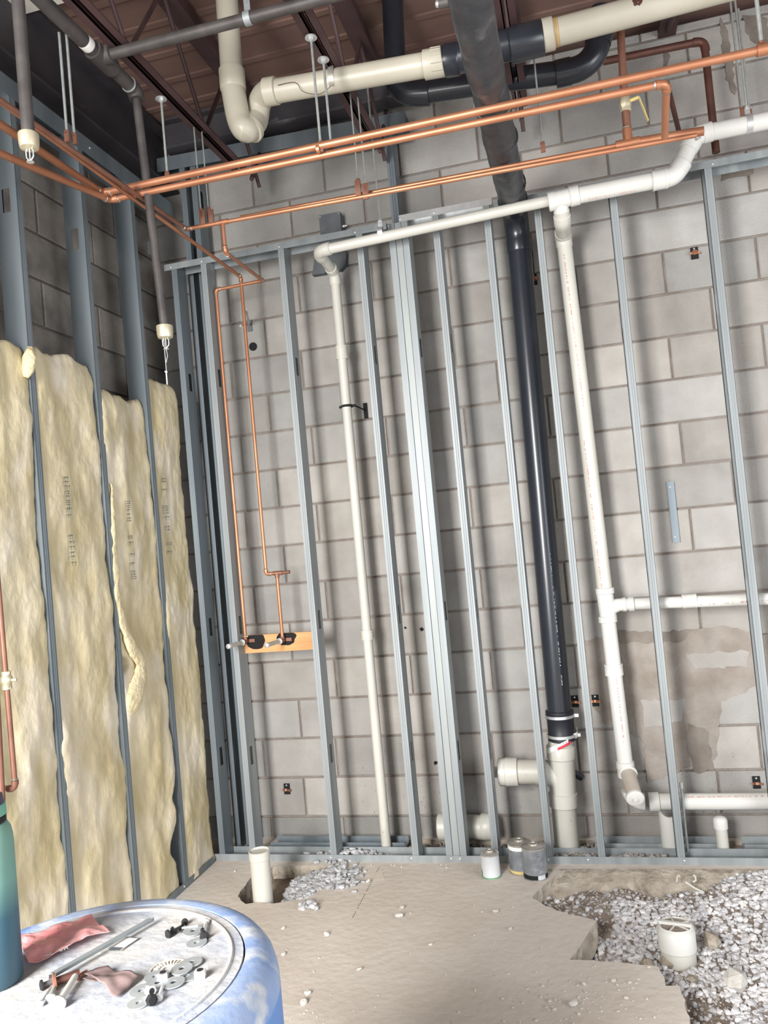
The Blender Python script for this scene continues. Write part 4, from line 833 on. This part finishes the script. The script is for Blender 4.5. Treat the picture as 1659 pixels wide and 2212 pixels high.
part('standoff', ROD, t, lambda b: b.tube([(q.x, -.006, q.z + .002), (XD.x + .01, -.24, q.z + .01)], .005, 8)); part('clamp_ring', COP, t, lambda b: b.ring((XD.x, -.25, P(532, 703, 1, -.25).z), (0, 0, 1), .0083, .012, .012, 14))
part('screw', STEEL, t, lambda b: b.lathe((XD.x - .018, -.262, P(527, 705, 1, -.25).z), (0, -1, 0), [(.006, 0), (.005, .004)], 8))
q = P(752, 880, 1, -.168); t = thing('wall_pipe_clamp', 'black ring clamp around the thin white vertical pipe', 'clamp', q)
part('clamp_ring', BLACK, t, lambda b: (b.ring((.264, -.168, q.z), (0, 0, 1), .0245, .029, .012), b.box((.264 - .04, -.174, q.z), (.264 - .026, -.162, q.z + .011)), b.box((.264 + .026, -.174, q.z), (.264 + .044, -.162, q.z + .011))))
part('base_plate', BLACK, t, lambda b: (b.box((.273 + .03, -.006, q.z - .04), (.273 + .052, -.0005, q.z + .04)), b.tube([(.264 + .038, -.168, q.z + .005), (.273 + .041, -.004, q.z + .002)], .004, 8)), None)
# grey box and plate
q = P(716, 485, 1, -.06); 
t = thing('grey_wall_box', 'dark grey metal box on the wall behind the elbow of the white pipe', 'junction box', (q.x, 0, q.z))
bz = P(716, 462, 1, -.07).z; x0_, x1_ = P(691, 480, 1, -.07).x, P(737, 480, 1, -.07).x
part('box', GBOX, t, lambda b: b.box((x0_, -.08, P(716, 525, 1, -.07).z), (x1_, -.001, bz)), None)
part('screw', STEEL, t, lambda b: (b.lathe((x0_ + .006, -.08, bz - .008), (0, -1, 0), [(.004, 0), (.003, .002)], 8), b.lathe((x1_ - .006, -.08, bz - .008), (0, -1, 0), [(.004, 0), (.003, .002)], 8)))
part('connector', STEEL, t, lambda b: b.lathe((x1_, -.05, P(742, 487, 1, -.06).z), (1, 0, 0), [(.008, 0), (.008, .012), (.005, .014), (.005, .024)], 10))
pl = [P(a, c, 1, -.04) for a, c in ((680, 555), (690, 535), (735, 532), (748, 545), (747, 570), (735, 583), (712, 582), (700, 590), (674, 594))]
part('base_plate', GBOX, t, lambda b: b.prism(pl, (0, .038, 0)), None)
# hole sleeve
q = P(547, 749, 1, 0)
t = thing('pipe_sleeve', 'round black hole sleeve in the block wall beside the thin copper drop', 'sleeve', (q.x, 0, q.z))
part('sleeve_rim', BLACK, t, lambda b: b.ring((q.x, .0, q.z), (0, -1, 0), .018, .022, .006)); part('sleeve_bore', BLACK, t, lambda b: b.lathe((q.x, -.002, q.z), (0, 1, 0), [(.019, 0), (.019, .006)], 20))
def stripmetal(b):
    a = P(1448, 1040, 1, -.006); c = P(1461, 1172, 1, -.006)
    b.box((.5 * (a.x + c.x) - .016, -.010, c.z), (.5 * (a.x + c.x) + .016, -.0005, a.z))
t = thing('metal_strip', 'short galvanized strip screwed upright on the wall between the two right studs', 'metal strip', P(1455, 1172, 1, 0))
part('strip', GALV2, t, stripmetal, None)
for py in (1052, 1160): part('screw', STEEL, t, lambda b: b.lathe(P(1446 + (py - 1040) * .1, py, 1, -.010), (0, -1, 0), [(.004, 0), (.003, .002)], 8))
for (px, py, s, lab) in ((876, 1356, .008, 'small chipped anchor hole left of the built-up post'), (911, 1359, .012, 'ragged black anchor hole next to the built-up post'), (941, 1648, .014, 'ragged black hole low on the wall left of the post')):
    q = P(px, py, 1, 0); bb = MB(); bb.prism([Vector((q.x + s * random.uniform(.6, 1.1) * math.cos(k * .7), -.0022, q.z + s * random.uniform(.5, .9) * math.sin(k * .7))) for k in range(9)], (0, .003, 0))
    tag(bb.build('anchor_hole', BLACK), lab, 'hole', 'holes in the block wall')
# dark speckles on the lower wall
sp_ = MB()
for k in range(420):
    X = random.uniform(.1, 2.4); zz = abs(random.gauss(0, .17)) + .0; s = random.uniform(.0015, .004); a = random.random() * 3
    if .5 < X < 1.0 and random.random() < .4: continue
    d = Vector((math.cos(a), 0, math.sin(a))) * s * 1.6; e = Vector((-math.sin(a), 0, math.cos(a))) * s * .6; c = Vector((X, -.0012, zz))
    sp_.prism([c - d, c - e, c + d, c + e], (0, .001, 0))
tag(sp_.build('mud_speckles', DIRT, wb), kind='stuff')

# ================================================================ CANS
def can(px, py, r, h, label, body, kind):
    q = P(px, py, 2, F); t = thing('glue_can', label, 'can', q, 'cement cans on the slab')
    part('body', body, t, lambda b: b.lathe(q, (0, 0, 1), [(r * .97, 0), (r, .001), (r, .004), (r * .965, .006), (r * .965, h - .006), (r, h - .004), (r, h)], 36))
    part('rim', TIN, t, lambda b: b.ring(q, (0, 0, 1), r * .95, r * 1.015, .004, 36))
    part('rim', TIN, t, lambda b: b.ring(q + Vector((0, 0, h - .004)), (0, 0, 1), r * .93, r * 1.015, .005, 36))
    part('lid', TIN, t, lambda b: b.lathe(q + Vector((0, 0, h - .002)), (0, 0, 1), [(r * .93, 0), (r * .9, .001), (r * .5, .005), (r * .42, .008), (r * .42, .013), (r * .40, .015), (r * .25, .015), (r * .22, .012), (.001, .012)], 30))
    return t, q
t, q = can(1062, 1893, .0415, .102, 'small can with a plain grey label and a green stripe', LABEL, 0)
def panel(b, a0, a1, z0, z1, r, n=10):
    vs = [(q.x + r * math.cos(a0 + (a1 - a0) * i / n), q.y + r * math.sin(a0 + (a1 - a0) * i / n), zz) for i in range(n + 1) for zz in (q.z + z0, q.z + z1)]
    b.add(vs, [(2 * i, 2 * i + 2, 2 * i + 3, 2 * i + 1) for i in range(n)])
part('green_stripe', GREEN, t, lambda b: panel(b, math.radians(178), math.radians(212), .008, .035, .0408)); part('green_stripe', GREEN, t, lambda b: b.ring(q + Vector((0, 0, .004)), (0, 0, 1), .040, .0412, .004, 36))
t, q = can(1127, 1882, .052, .128, 'dented can wrapped in silver tape standing behind the other taped can', TAPE, 1)
part('label', PAPER, t, lambda b: b.ring(q + Vector((0, 0, .105)), (0, 0, 1), .050, .0508, .016, 36)); part('label', YEL, t, lambda b: b.ring(q + Vector((0, 0, .006)), (0, 0, 1), .050, .0508, .012, 36))
t, q = can(1158, 1894, .053, .132, 'front can wrapped in silver tape with a black label at its foot', TAPE, 1)
part('label', BLACK, t, lambda b: b.ring(q + Vector((0, 0, .006)), (0, 0, 1), .051, .0517, .018, 36), label='black label'); part('label', LABEL, t, lambda b: panel(b, math.radians(285), math.radians(325), .006, .024, .0522), label='white label patch')

# ================================================================ GRAVEL, STONES, DEBRIS
def gravel(name, label, cat, spots, smin, smax, hf, par=None, seed=1, warm=0.0, gain=1.0):
    b = MB(); tone = []
    for X, Y in spots:
        r = random.uniform(smin, smax); n0 = len(b.v); b.rock((X, Y, hf(X, Y) + r * random.uniform(-.1, .45)), r)
        k = random.uniform(.7, 1.2) * gain; w = warm * random.random(); tone += [(k, k * (1 - .14 * w), k * (1 - .28 * w), 1)] * (len(b.v) - n0)
    return tag(b.build(name, GRAV, par, tone=tone), label, cat, kind='stuff')
bx0, bx1 = min(p.x for p in BIG), 2.75; spots = []
while len(spots) < 7800:
    X = random.uniform(bx0, bx1); Y = random.uniform(-1.75, -.36)
    if not inside((X, Y), BIG): continue
    dirt = (X < 1.30 and Y > -.76) or (Y < -1.15 and X < 1.75 - .1) or (1.3 < X < 1.75 and Y > -.52)
    if dirt and random.random() < .9: continue
    if (X - 1.52) ** 2 + (Y + .93) ** 2 < .0050 or ((X - v1.x) / .19) ** 2 + ((Y - v1.y - .01) / .035) ** 2 < 1: continue
    spots.append((X, Y))
gravel('gravel_bed', 'pale grey gravel filling the broken pit in the slab', 'gravel', spots, .007, .0165, ground, warm=.25)
spots = []
while len(spots) < 800:
    X = random.gauss(.12, .17); Y = random.uniform(-.9, -.40)
    if inside((X, Y), SM) and (X - sb.x) ** 2 + (Y - sb.y) ** 2 > .0028 and X > -.12: spots.append((X, Y))
for k in range(130): q = P(random.gauss(730, 24), random.gauss(1893, 15), 2, F); spots.append((q.x, q.y))
for k in range(16): q = P(random.gauss(668, 14), random.gauss(1962, 5), 2, F); spots.append((q.x, q.y))
gravel('gravel_pile', 'grey gravel heaped in the small hole beside the cream stub', 'gravel', spots, .011, .021, lambda X, Y: max(ground(X, Y) + .012, F + .002 if not inside((X, Y), SM) else -9), gain=.72)
sp1 = [(random.gauss(.10, .10), random.uniform(-.28, -.215)) for k in range(110)]
gravel('gravel_in_track', 'grey gravel spilled inside the bottom track behind the stub', 'gravel', sp1, .008, .017, lambda X, Y: F + .004 + .02 * math.exp(-((X - .1) / .1) ** 2), gain=.75)
sp2 = [(random.gauss(1.18, .06), random.uniform(-.29, -.14)) for k in range(90)] + [(random.uniform(1.3, 1.55), random.uniform(-.28, -.21)) for k in range(60)]
gravel('gravel_in_track', 'brownish gravel inside the bottom track at the foot of the white tee', 'gravel', sp2, .007, .017, lambda X, Y: F + .004, warm=1.0, gain=.6)
sp3 = [(random.uniform(-.3, 1.3), random.uniform(-.19, -.04)) for k in range(900)]
gravel('rubble_strip', 'brown rubble between the tracks and the block wall', 'rubble', sp3, .004, .012, lambda X, Y: F - .018 + .02 * noise.noise(Vector((X * 6, 0, 0))), warm=1.2, gain=.45)
sp4 = []
while len(sp4) < 3400:
    X = random.uniform(bx0, 2.3); Y = random.uniform(-1.75, -.36)
    if inside((X, Y), BIG) and ((X < 1.3 and Y > -.8) or Y < -1.1 or Y > -.55) and ((X - v1.x) / .19) ** 2 + ((Y - v1.y - .01) / .035) ** 2 > 1: sp4.append((X, Y))
gravel('dirt_crumbs', 'brown dirt crumbs along the edges of the broken pit', 'dirt', sp4, .003, .009, ground, warm=.9, gain=.7)
stones = [(868, 1962, .017, 'grey stone beside a second one in the middle of the slab'), (862, 1980, .019, 'larger pale stone just in front of the other mid-slab stone'), (1071, 1970, .014, 'white angular stone in front of the small can'), (1102, 2008, .014, 'pale stone between the cans and the slab corner'),
 (706, 2020, .017, 'pale stone in front of the gravel heap'), (931, 2041, .009, 'tiny white stone in the centre of the slab'), (776, 2095, .013, 'white angular chip in front of the centre'), (665, 2147, .014, 'round grey stone near the drum, rear of a pair'), (656, 2167, .019, 'pale stone near the drum, front of a pair'),
 (612, 2006, .010, 'flat pale chip near the drum'), (612, 2063, .014, 'flat tan chip right of the drum'), (508, 1883, .009, 'small pale stone left of the cream stub'), (759, 1908, .013, 'flat white stone right of the gravel heap'), (795, 1905, .012, 'white stone next to the tan paper scrap'), (789, 1884, .011, 'pale stone at the end of the chalk line'), (1167, 2195, .0, ''),
 (1325, 2120, .010, 'small white chip near the slab step'), (1262, 2127, .011, 'tan chip on the dusty slab near the pit'), (1240, 2172, .026, 'flat white plaster flake near the bottom'), (1187, 2164, .012, 'tan crumb left of the plaster flake')]
for px, py, r, lab in stones:
    if not r: continue
    q = P(px, py, 2, F); bb = MB(); bb.rock((q.x, q.y, F + r * .30), r * 1.0, .45 if 'flat' in lab or 'flake' in lab else .7)
    o = bb.build('stone', ROCK); tag(o, lab, 'stone', 'loose stones on the slab'); md = o.modifiers.new('b', 'BEVEL'); md.width = r * .12
cr = MB(); tn = []
for k in range(150):
    px = random.uniform(560, 1500); py = random.uniform(1868, 2212); q = P(px, py, 2, F)
    if inside((q.x, q.y), BIG) or inside((q.x, q.y), SM) or (q.x - .54) ** 2 + (q.y + 2.86) ** 2 < .1: continue
    if random.random() < .5 and py < 2100: q = P(random.uniform(760, 1180), random.uniform(1868, 1876), 2, F)
    cr.rock((q.x, q.y, F + .001), random.uniform(.002, .006), .6)
for k in range(90):
    q = P(random.gauss(1270, 70), random.gauss(2150, 35), 2, F)
    if not inside((q.x, q.y), BIG): cr.rock((q.x, q.y, F), random.uniform(.003, .009), .5)
tag(cr.build('slab_crumbs', mat('crumbs', (.50, .45, .39), (.62, .57, .51), 30, .9)), 'fine concrete crumbs scattered over the slab', 'debris', kind='stuff')
for (px, py, r, lab) in ((1448, 2072, .045, 'broken concrete chunk leaning on the white cleanout'), (1590, 2130, .055, 'large pale rubble chunk in the gravel at the lower right'), (1540, 2035, .045, 'brown angular chunk right of the cleanout'), (1495, 2110, .035, 'flat concrete chunk at the pit edge near the slab step'), (1395, 2075, .03, 'grey chunk left of the cleanout')):
    q = P(px, py, 2, F - .06); bb = MB(); bb.rock((q.x, q.y, ground(q.x, q.y) + r * .35), r, .8); o = bb.build('rubble_chunk', BROKEN if r < .05 else ROCK); tag(o, lab, 'rubble', 'rubble chunks in the pit')
q = P(812, 1893, 2, F); bb = MB(); bb.prism([P(a, c, 2, F + .0006) for a, c in ((798, 1886), (826, 1883), (831, 1900), (806, 1902))], (0, 0, .0006)); tag(bb.build('paper_scrap', TAN), 'tan paper scrap lying flat beside the chalk line', 'paper')
bb = MB(); a = P(762, 1982, 2, F); c = P(822, 1868, 2, F); d = (c - a)
for k in range(26):
    if random.random() < .8: u = k / 26; bb.bar(a + d * u + Vector((0, 0, .0008)), a + d * (u + .02) + Vector((0, 0, .0008)), .0025, .0008)
bb.build('chalk_line', INKD, fo)
for (pts, lab) in ((((1462, 1905), (1463, 1893), (1466, 1890), (1468, 1894)), 'short white tube hook in the gravel, left of a pair'), (((1497, 1905), (1503, 1902), (1502, 1893), (1497, 1890)), 'curled white tube hook in the gravel, right of a pair'), (((1480, 1905), (1500, 1918), (1520, 1928)), 'thin pale stick lying on the gravel')):
    bb = MB(); bb.tube([P(a, c, 1, -.47 if len(pts) == 4 else -.50) for a, c in pts], .004, 8); tag(bb.build('plastic_tube', PVC, None, 40), lab, 'tube')

# ================================================================ DRUM AND WHAT LIES ON IT
DC = Vector((.541, -2.864, .774)); R = .257; hD = DC.z - F
t = thing('plastic_drum', 'blue plastic drum with a dusty worn top used as a table', 'drum', (DC.x, DC.y, F))
def body(b):
    pr = [(.25, 0), (.285, .02), (.29, .05), (.29, .22), (.30, .235), (.30, .265), (.29, .28), (.29, .58), (.30, .595), (.30, .625), (.29, .64), (.29, hD - .055)]
    b.lathe((DC.x, DC.y, F), (0, 0, 1), pr, 72)
part('body', DRUM, t, body, 50)
part('shoulder', DRUM if False else mat('scuffed_blue_plastic', (0.13, 0.24, 0.50), (0.36, 0.42, 0.54), 6, .5, c3=(.50, .52, .54), c3scale=16, c3w=(.52, .66), bump=.15), t, lambda b: b.lathe((DC.x, DC.y, DC.z), (0, 0, 1), [(.29, -.056), (.2895, -.04), (.285, -.022), (.275, -.008), (.262, -.001), (.25, .0), (.24, -.001), (.236, -.018)], 72), 60)
part('lid', DUST, t, lambda b: b.lathe((DC.x, DC.y, DC.z), (0, 0, 1), [(.2365, -.02), (.2365, -.0015), (.222, -.0015), (.2205, .001), (.2165, .001), (.215, -.002), (.001, -.002)], 72), 50)
part('mold_ring', TAN, t, lambda b: (b.ring(DC + Vector((.0, 0, -.002)), (0, 0, 1), .2165, .2195, .0036, 72)), label='pale worn ring')
zt_ = DC.z - .0015
def T_(px, py, dz=0): return P(px, py, 2, zt_ + dz)
ec = T_(365, 2095)
def emb(b):
    for k in range(14): a = math.pi * (.0 + k / 13); b.bar(ec + Vector((.018 * math.cos(a), .018 * math.sin(a), .0005)), ec + Vector((.026 * math.cos(a), .026 * math.sin(a), .0005)), .002, .002)
    b.ring(ec, (0, 0, 1), .028, .030, .0015, 40); b.ring(ec, (0, 0, 1), .010, .012, .0015, 24)
part('embossed_mark', TAN, t, emb, None)
# bottle
bq = P(8, 2168, 2, DC.z); bq = Vector((P(-12, 2120, 2, DC.z).x, P(-12, 2120, 2, DC.z).y, DC.z - .001))
t = thing('water_bottle', 'teal insulated water bottle with a mint lid, fading dark blue downwards', 'bottle', bq)
def bottle_mat():
    m = bpy.data.materials.new('teal_fade'); m.use_nodes = True; N = m.node_tree.nodes; L = m.node_tree.links; b = N['Principled BSDF']; b.inputs['Roughness'].default_value = .45
    tc = N.new('ShaderNodeTexCoord'); s = N.new('ShaderNodeSeparateXYZ'); r = N.new('ShaderNodeValToRGB'); L.new(tc.outputs['Object'], s.inputs[0]); mp = N.new('ShaderNodeMapRange'); mp.inputs[1].default_value = 0; mp.inputs[2].default_value = .26
    L.new(s.outputs[2], mp.inputs[0]); L.new(mp.outputs[0], r.inputs[0]); L.new(r.outputs[0], b.inputs['Base Color']); e = r.color_ramp.elements
    e[0].position = .0; e[0].color = (.03, .075, .11, 1); e[1].position = 1; e[1].color = (.13, .25, .19, 1); k = e.new(.40); k.color = (.03, .09, .125, 1); k = e.new(.60); k.color = (.12, .25, .21, 1); return m
hb_ = .262; rb_ = .0415
part('body', bottle_mat(), t, lambda b: b.lathe(bq, (0, 0, 1), [(rb_ * .92, 0), (rb_, .004), (rb_, hb_ * .80), (rb_ * .985, hb_ * .84), (rb_ * .93, hb_ * .885), (rb_ * .83, hb_ * .915), (rb_ * .78, hb_ * .925)], 48), 60)
part('neck_ring', BLACK, t, lambda b: b.lathe(bq + Vector((0, 0, hb_ * .925)), (0, 0, 1), [(rb_ * .78, 0), (rb_ * .80, .001), (rb_ * .80, .009), (rb_ * .76, .010)], 40))
lm = mat('mint_plastic', (.12, .30, .22), rough=.45); ld = part('lid', lm, t, lambda b: b.lathe(bq + Vector((0, 0, hb_ * .925 + .010)), (0, 0, 1), [(rb_ * .78, 0), (rb_ * .82, .001), (rb_ * .82, .016), (rb_ * .78, .018)], 40))
part('lid_top', mat('dark_plastic', (.03, .035, .05), rough=.4), t, lambda b: b.lathe(bq + Vector((0, 0, hb_ * .925 + .027)), (0, 0, 1), [(rb_ * .78, 0), (rb_ * .72, .014), (rb_ * .6, .017), (.001, .018)], 40))
def oval(b):
    n = 28; vs = []
    for k in range(n):
        a = 2 * math.pi * k / n
        for s in (1, .86):
            th = math.radians(-40) + .17 * s * math.cos(a); vs.append((bq.x + rb_ * 1.004 * math.cos(th), bq.y + rb_ * 1.004 * math.sin(th), bq.z + hb_ * .60 + .017 * s * math.sin(a)))
    b.add(vs, [(2 * k, 2 * k + 1, 2 * ((k + 1) % n) + 1, 2 * ((k + 1) % n)) for k in range(n)])
    th = math.radians(-40); 
    for dz in (-.006, 0, .006): b.bar((bq.x + rb_ * 1.005 * math.cos(th - .06), bq.y + rb_ * 1.005 * math.sin(th - .06), bq.z + hb_ * .6 + dz), (bq.x + rb_ * 1.005 * math.cos(th + .06), bq.y + rb_ * 1.005 * math.sin(th + .06), bq.z + hb_ * .6 + dz + .003), .0006, .0012)
part('printed_mark', mat('dark_teal_ink', (.04, .14, .14), rough=.5), t, oval, None, 'oval emblem outline')
# red plastic bag
PINK = mat('pink_film', (.74, .24, .25), (.84, .42, .42), 14, .3, bump=1.0, bscale=22, c3=(.88, .62, .60), c3scale=8, c3w=(.5, .66))
def sheet(name, m, corners, nx, ny, amp, label, cat, base=.004, seed=0, th=.0006, par=None):
    c = [T_(*p) for p in corners]; b = MB()
    b.add([(lambda u, v: (lambda q: (q.x, q.y, zt_ + base + amp * (.5 + noise.noise(Vector((q.x * 22, q.y * 22, seed)))) + .3 * amp * noise.noise(Vector((q.x * 70, q.y * 70, seed)))))((c[0] * (1 - u) + c[1] * u) * (1 - v) + (c[3] * (1 - u) + c[2] * u) * v))(i / nx, j / ny) for j in range(ny + 1) for i in range(nx + 1)],
          [(j * (nx + 1) + i, j * (nx + 1) + i + 1, (j + 1) * (nx + 1) + i + 1, (j + 1) * (nx + 1) + i) for j in range(ny) for i in range(nx)])
    o = b.build(name, m, par, 50); o.modifiers.new('s', 'SOLIDIFY').thickness = th
    return tag(o, label, cat)
bag = sheet('plastic_bag', PINK, ((40, 2035), (198, 1988), (240, 2022), (62, 2092)), 60, 36, .009, 'crumpled pink plastic bag lying beside the green bottle', 'bag')
def bw_(px, py, L, h, sd): a = T_(px, py, .0105); c = T_(px + 60, py - 21, .0105); printing(bag, a, c - a, (0, 0, 1), L, h, PAPER, sd, dens=.9)
bw_(96, 2062, .032, .009, 3)
rd0 = T_(112, 2104, .014); rd1 = T_(326, 1984, .012)
t = thing('metal_channel', 'long thin grey metal channel lying across the pink bag', 'metal channel', rd0)
part('channel', GALV, t, lambda b: (b.bar(rd0, rd1, .009, .0012), b.bar(rd0 + Vector((.003, .004, -.003)), rd1 + Vector((.003, .004, -.003)), .0012, .006), b.bar(rd0 - Vector((.003, .004, .003)), rd1 - Vector((.003, .004, .003)), .0012, .006)), None)
crd = sheet('paper_card', PAPER, ((230, 2055), (266, 2026), (300, 2030), (263, 2054)), 8, 6, .0015, 'small white card under the grey channel', 'card', .002, 4)
bb = MB(); bb.prism([T_(a, c, .0046) for a, c in ((231, 2054), (243, 2046), (265, 2047), (258, 2053))], (0, 0, .0004)); bb.build('printed_block', GBOX, crd)
sd = sheet('sandpaper_sheet', mat('brown_sandpaper', (.17, .115, .11), (.23, .165, .155), 30, .9), ((180, 2112), (235, 2100), (300, 2120), (252, 2160)), 16, 12, .012, 'folded brown sandpaper sheet among the nuts', 'sandpaper', .002, 7)
sheet('sandpaper_sheet', MATS['brown_sandpaper'], ((180, 2125), (205, 2108), (235, 2118), (205, 2132)), 10, 8, .008, 'small creased piece left of the folded sandpaper', 'sandpaper', .002, 9)
ZN = mat('zinc_washer', (.50, .54, .56), (.62, .66, .68), 30, .4, .6)
def washer(px, py, lab, k=0):
    q = T_(px, py); b = MB(); b.ring(q + Vector((0, 0, .0004 + k * .002)), (.05 * math.sin(px), .05 * math.cos(px), 1), .0045, .0165, .0016, 30); tag(b.build('fender_washer', ZN, None, 30), lab, 'washer', 'fender washers on the drum')
for args in ((425, 2038, 'washer right of the black-headed screws, nearest the drum edge'), (417, 2015, 'washer lying under the black-headed screws', 1), (414, 2083, 'large washer at the rear of the washer cluster', 1), (393, 2100, 'washer overlapping the rear of the cluster', 2), (403, 2110, 'washer beneath the overlapping one', 0), (335, 2112, 'washer left of the upright nut'), (375, 2127, 'bright washer right of the white screw', 1), (340, 2128, 'washer under the upright nut', 1), (305, 2142, 'washer beside the sandpaper'), (300, 2168, 'front washer next to the black nut')): washer(*args)
def nut(px, py, lab, m=None, s=1, up=True):
    q = T_(px, py); d = Vector((0, 0, 1)) if up else Vector((.8, -.5, .2)).normalized()
    t = thing('hex_nut', lab, 'nut', q, 'nuts on the drum')
    b = MB(); b.lathe(q + Vector((0, 0, 0 if up else .007 * s)), d, [(.0075 * s, 0), (.008 * s, .001), (.008 * s, .009 * s), (.0072 * s, .010 * s)], 6); b.build('nut_body', m or STEEL, t)
    b = MB(); b.ring(q + Vector((0, 0, .0101 * s if up else .007 * s + .0002)) + (Vector((0, 0, 0)) if up else d * .010 * s), d, .0001, .0042 * s, .0005, 16); b.build('bore', BLACK, t)
nut(433, 2112, 'white plastic nut standing alone near the drum edge', PVCW, 1.15); nut(353, 2116, 'upright steel nut on top of the washers', None, 1.1); nut(322, 2150, 'white nut beside the white screw', PVCW, 1.0, False); nut(325, 2170, 'black nut at the front washer', BLACK, 1.0, False)
def screw(px0, py0, px1, py1, lab, mh, mb, r=.0026, dz=.004):
    a = T_(px0, py0, dz); c = T_(px1, py1, dz + .001); t = thing('bolt', lab, 'bolt', a, 'bolts and screws on the drum')
    part('shank', mb, t, lambda b: b.tube([a, c], r, 10)); d = (a - c).normalized(); part('head', mh, t, lambda b: b.lathe(a, d, [(r, 0), (r * 2.2, .001), (r * 2.2, .004), (r * 1.2, .006)], 12))
screw(398, 1993, 385, 2012, 'black-headed screw at the rear of the pile', BLACK, BLACK); screw(366, 2017, 392, 2003, 'black-headed screw at the left of the pile', BLACK, BLACK, .0035); screw(376, 2008, 428, 1999, 'black-headed screw with a long bright shank', BLACK, STEEL, .0022)
screw(445, 1993, 441, 2012, 'dark screw at the right of the pile standing on the washer edge', TIN, STEEL); screw(441, 2022, 437, 2008, 'black cap nut bolt right of the pile', BLACK, BLACK, .0035)
screw(344, 2153, 351, 2130, 'white plastic screw among the washers', PVCW, PVCW)
screw(128, 2165, 165, 2105, 'chunky grey anchor bolt beside the bottle', STEEL, PVC, .005, .007); screw(110, 2155, 120, 2125, 'small grey anchor bolt beside the bottle', STEEL, ROD, .0035); screw(90, 2165, 112, 2130, 'thin grey screw next to the bottle', STEEL, ROD, .002)
screw(122, 2120, 172, 2102, 'rusty copper fitting bolt behind the anchor bolts', COPD, COPX, .006, .008); screw(172, 2108, 188, 2098, 'small rust coloured bolt beside the sandpaper', COPD, COP, .003); screw(95, 2128, 118, 2118, 'dark bolt in the pile beside the bottle', BLACK, GBOX, .004)
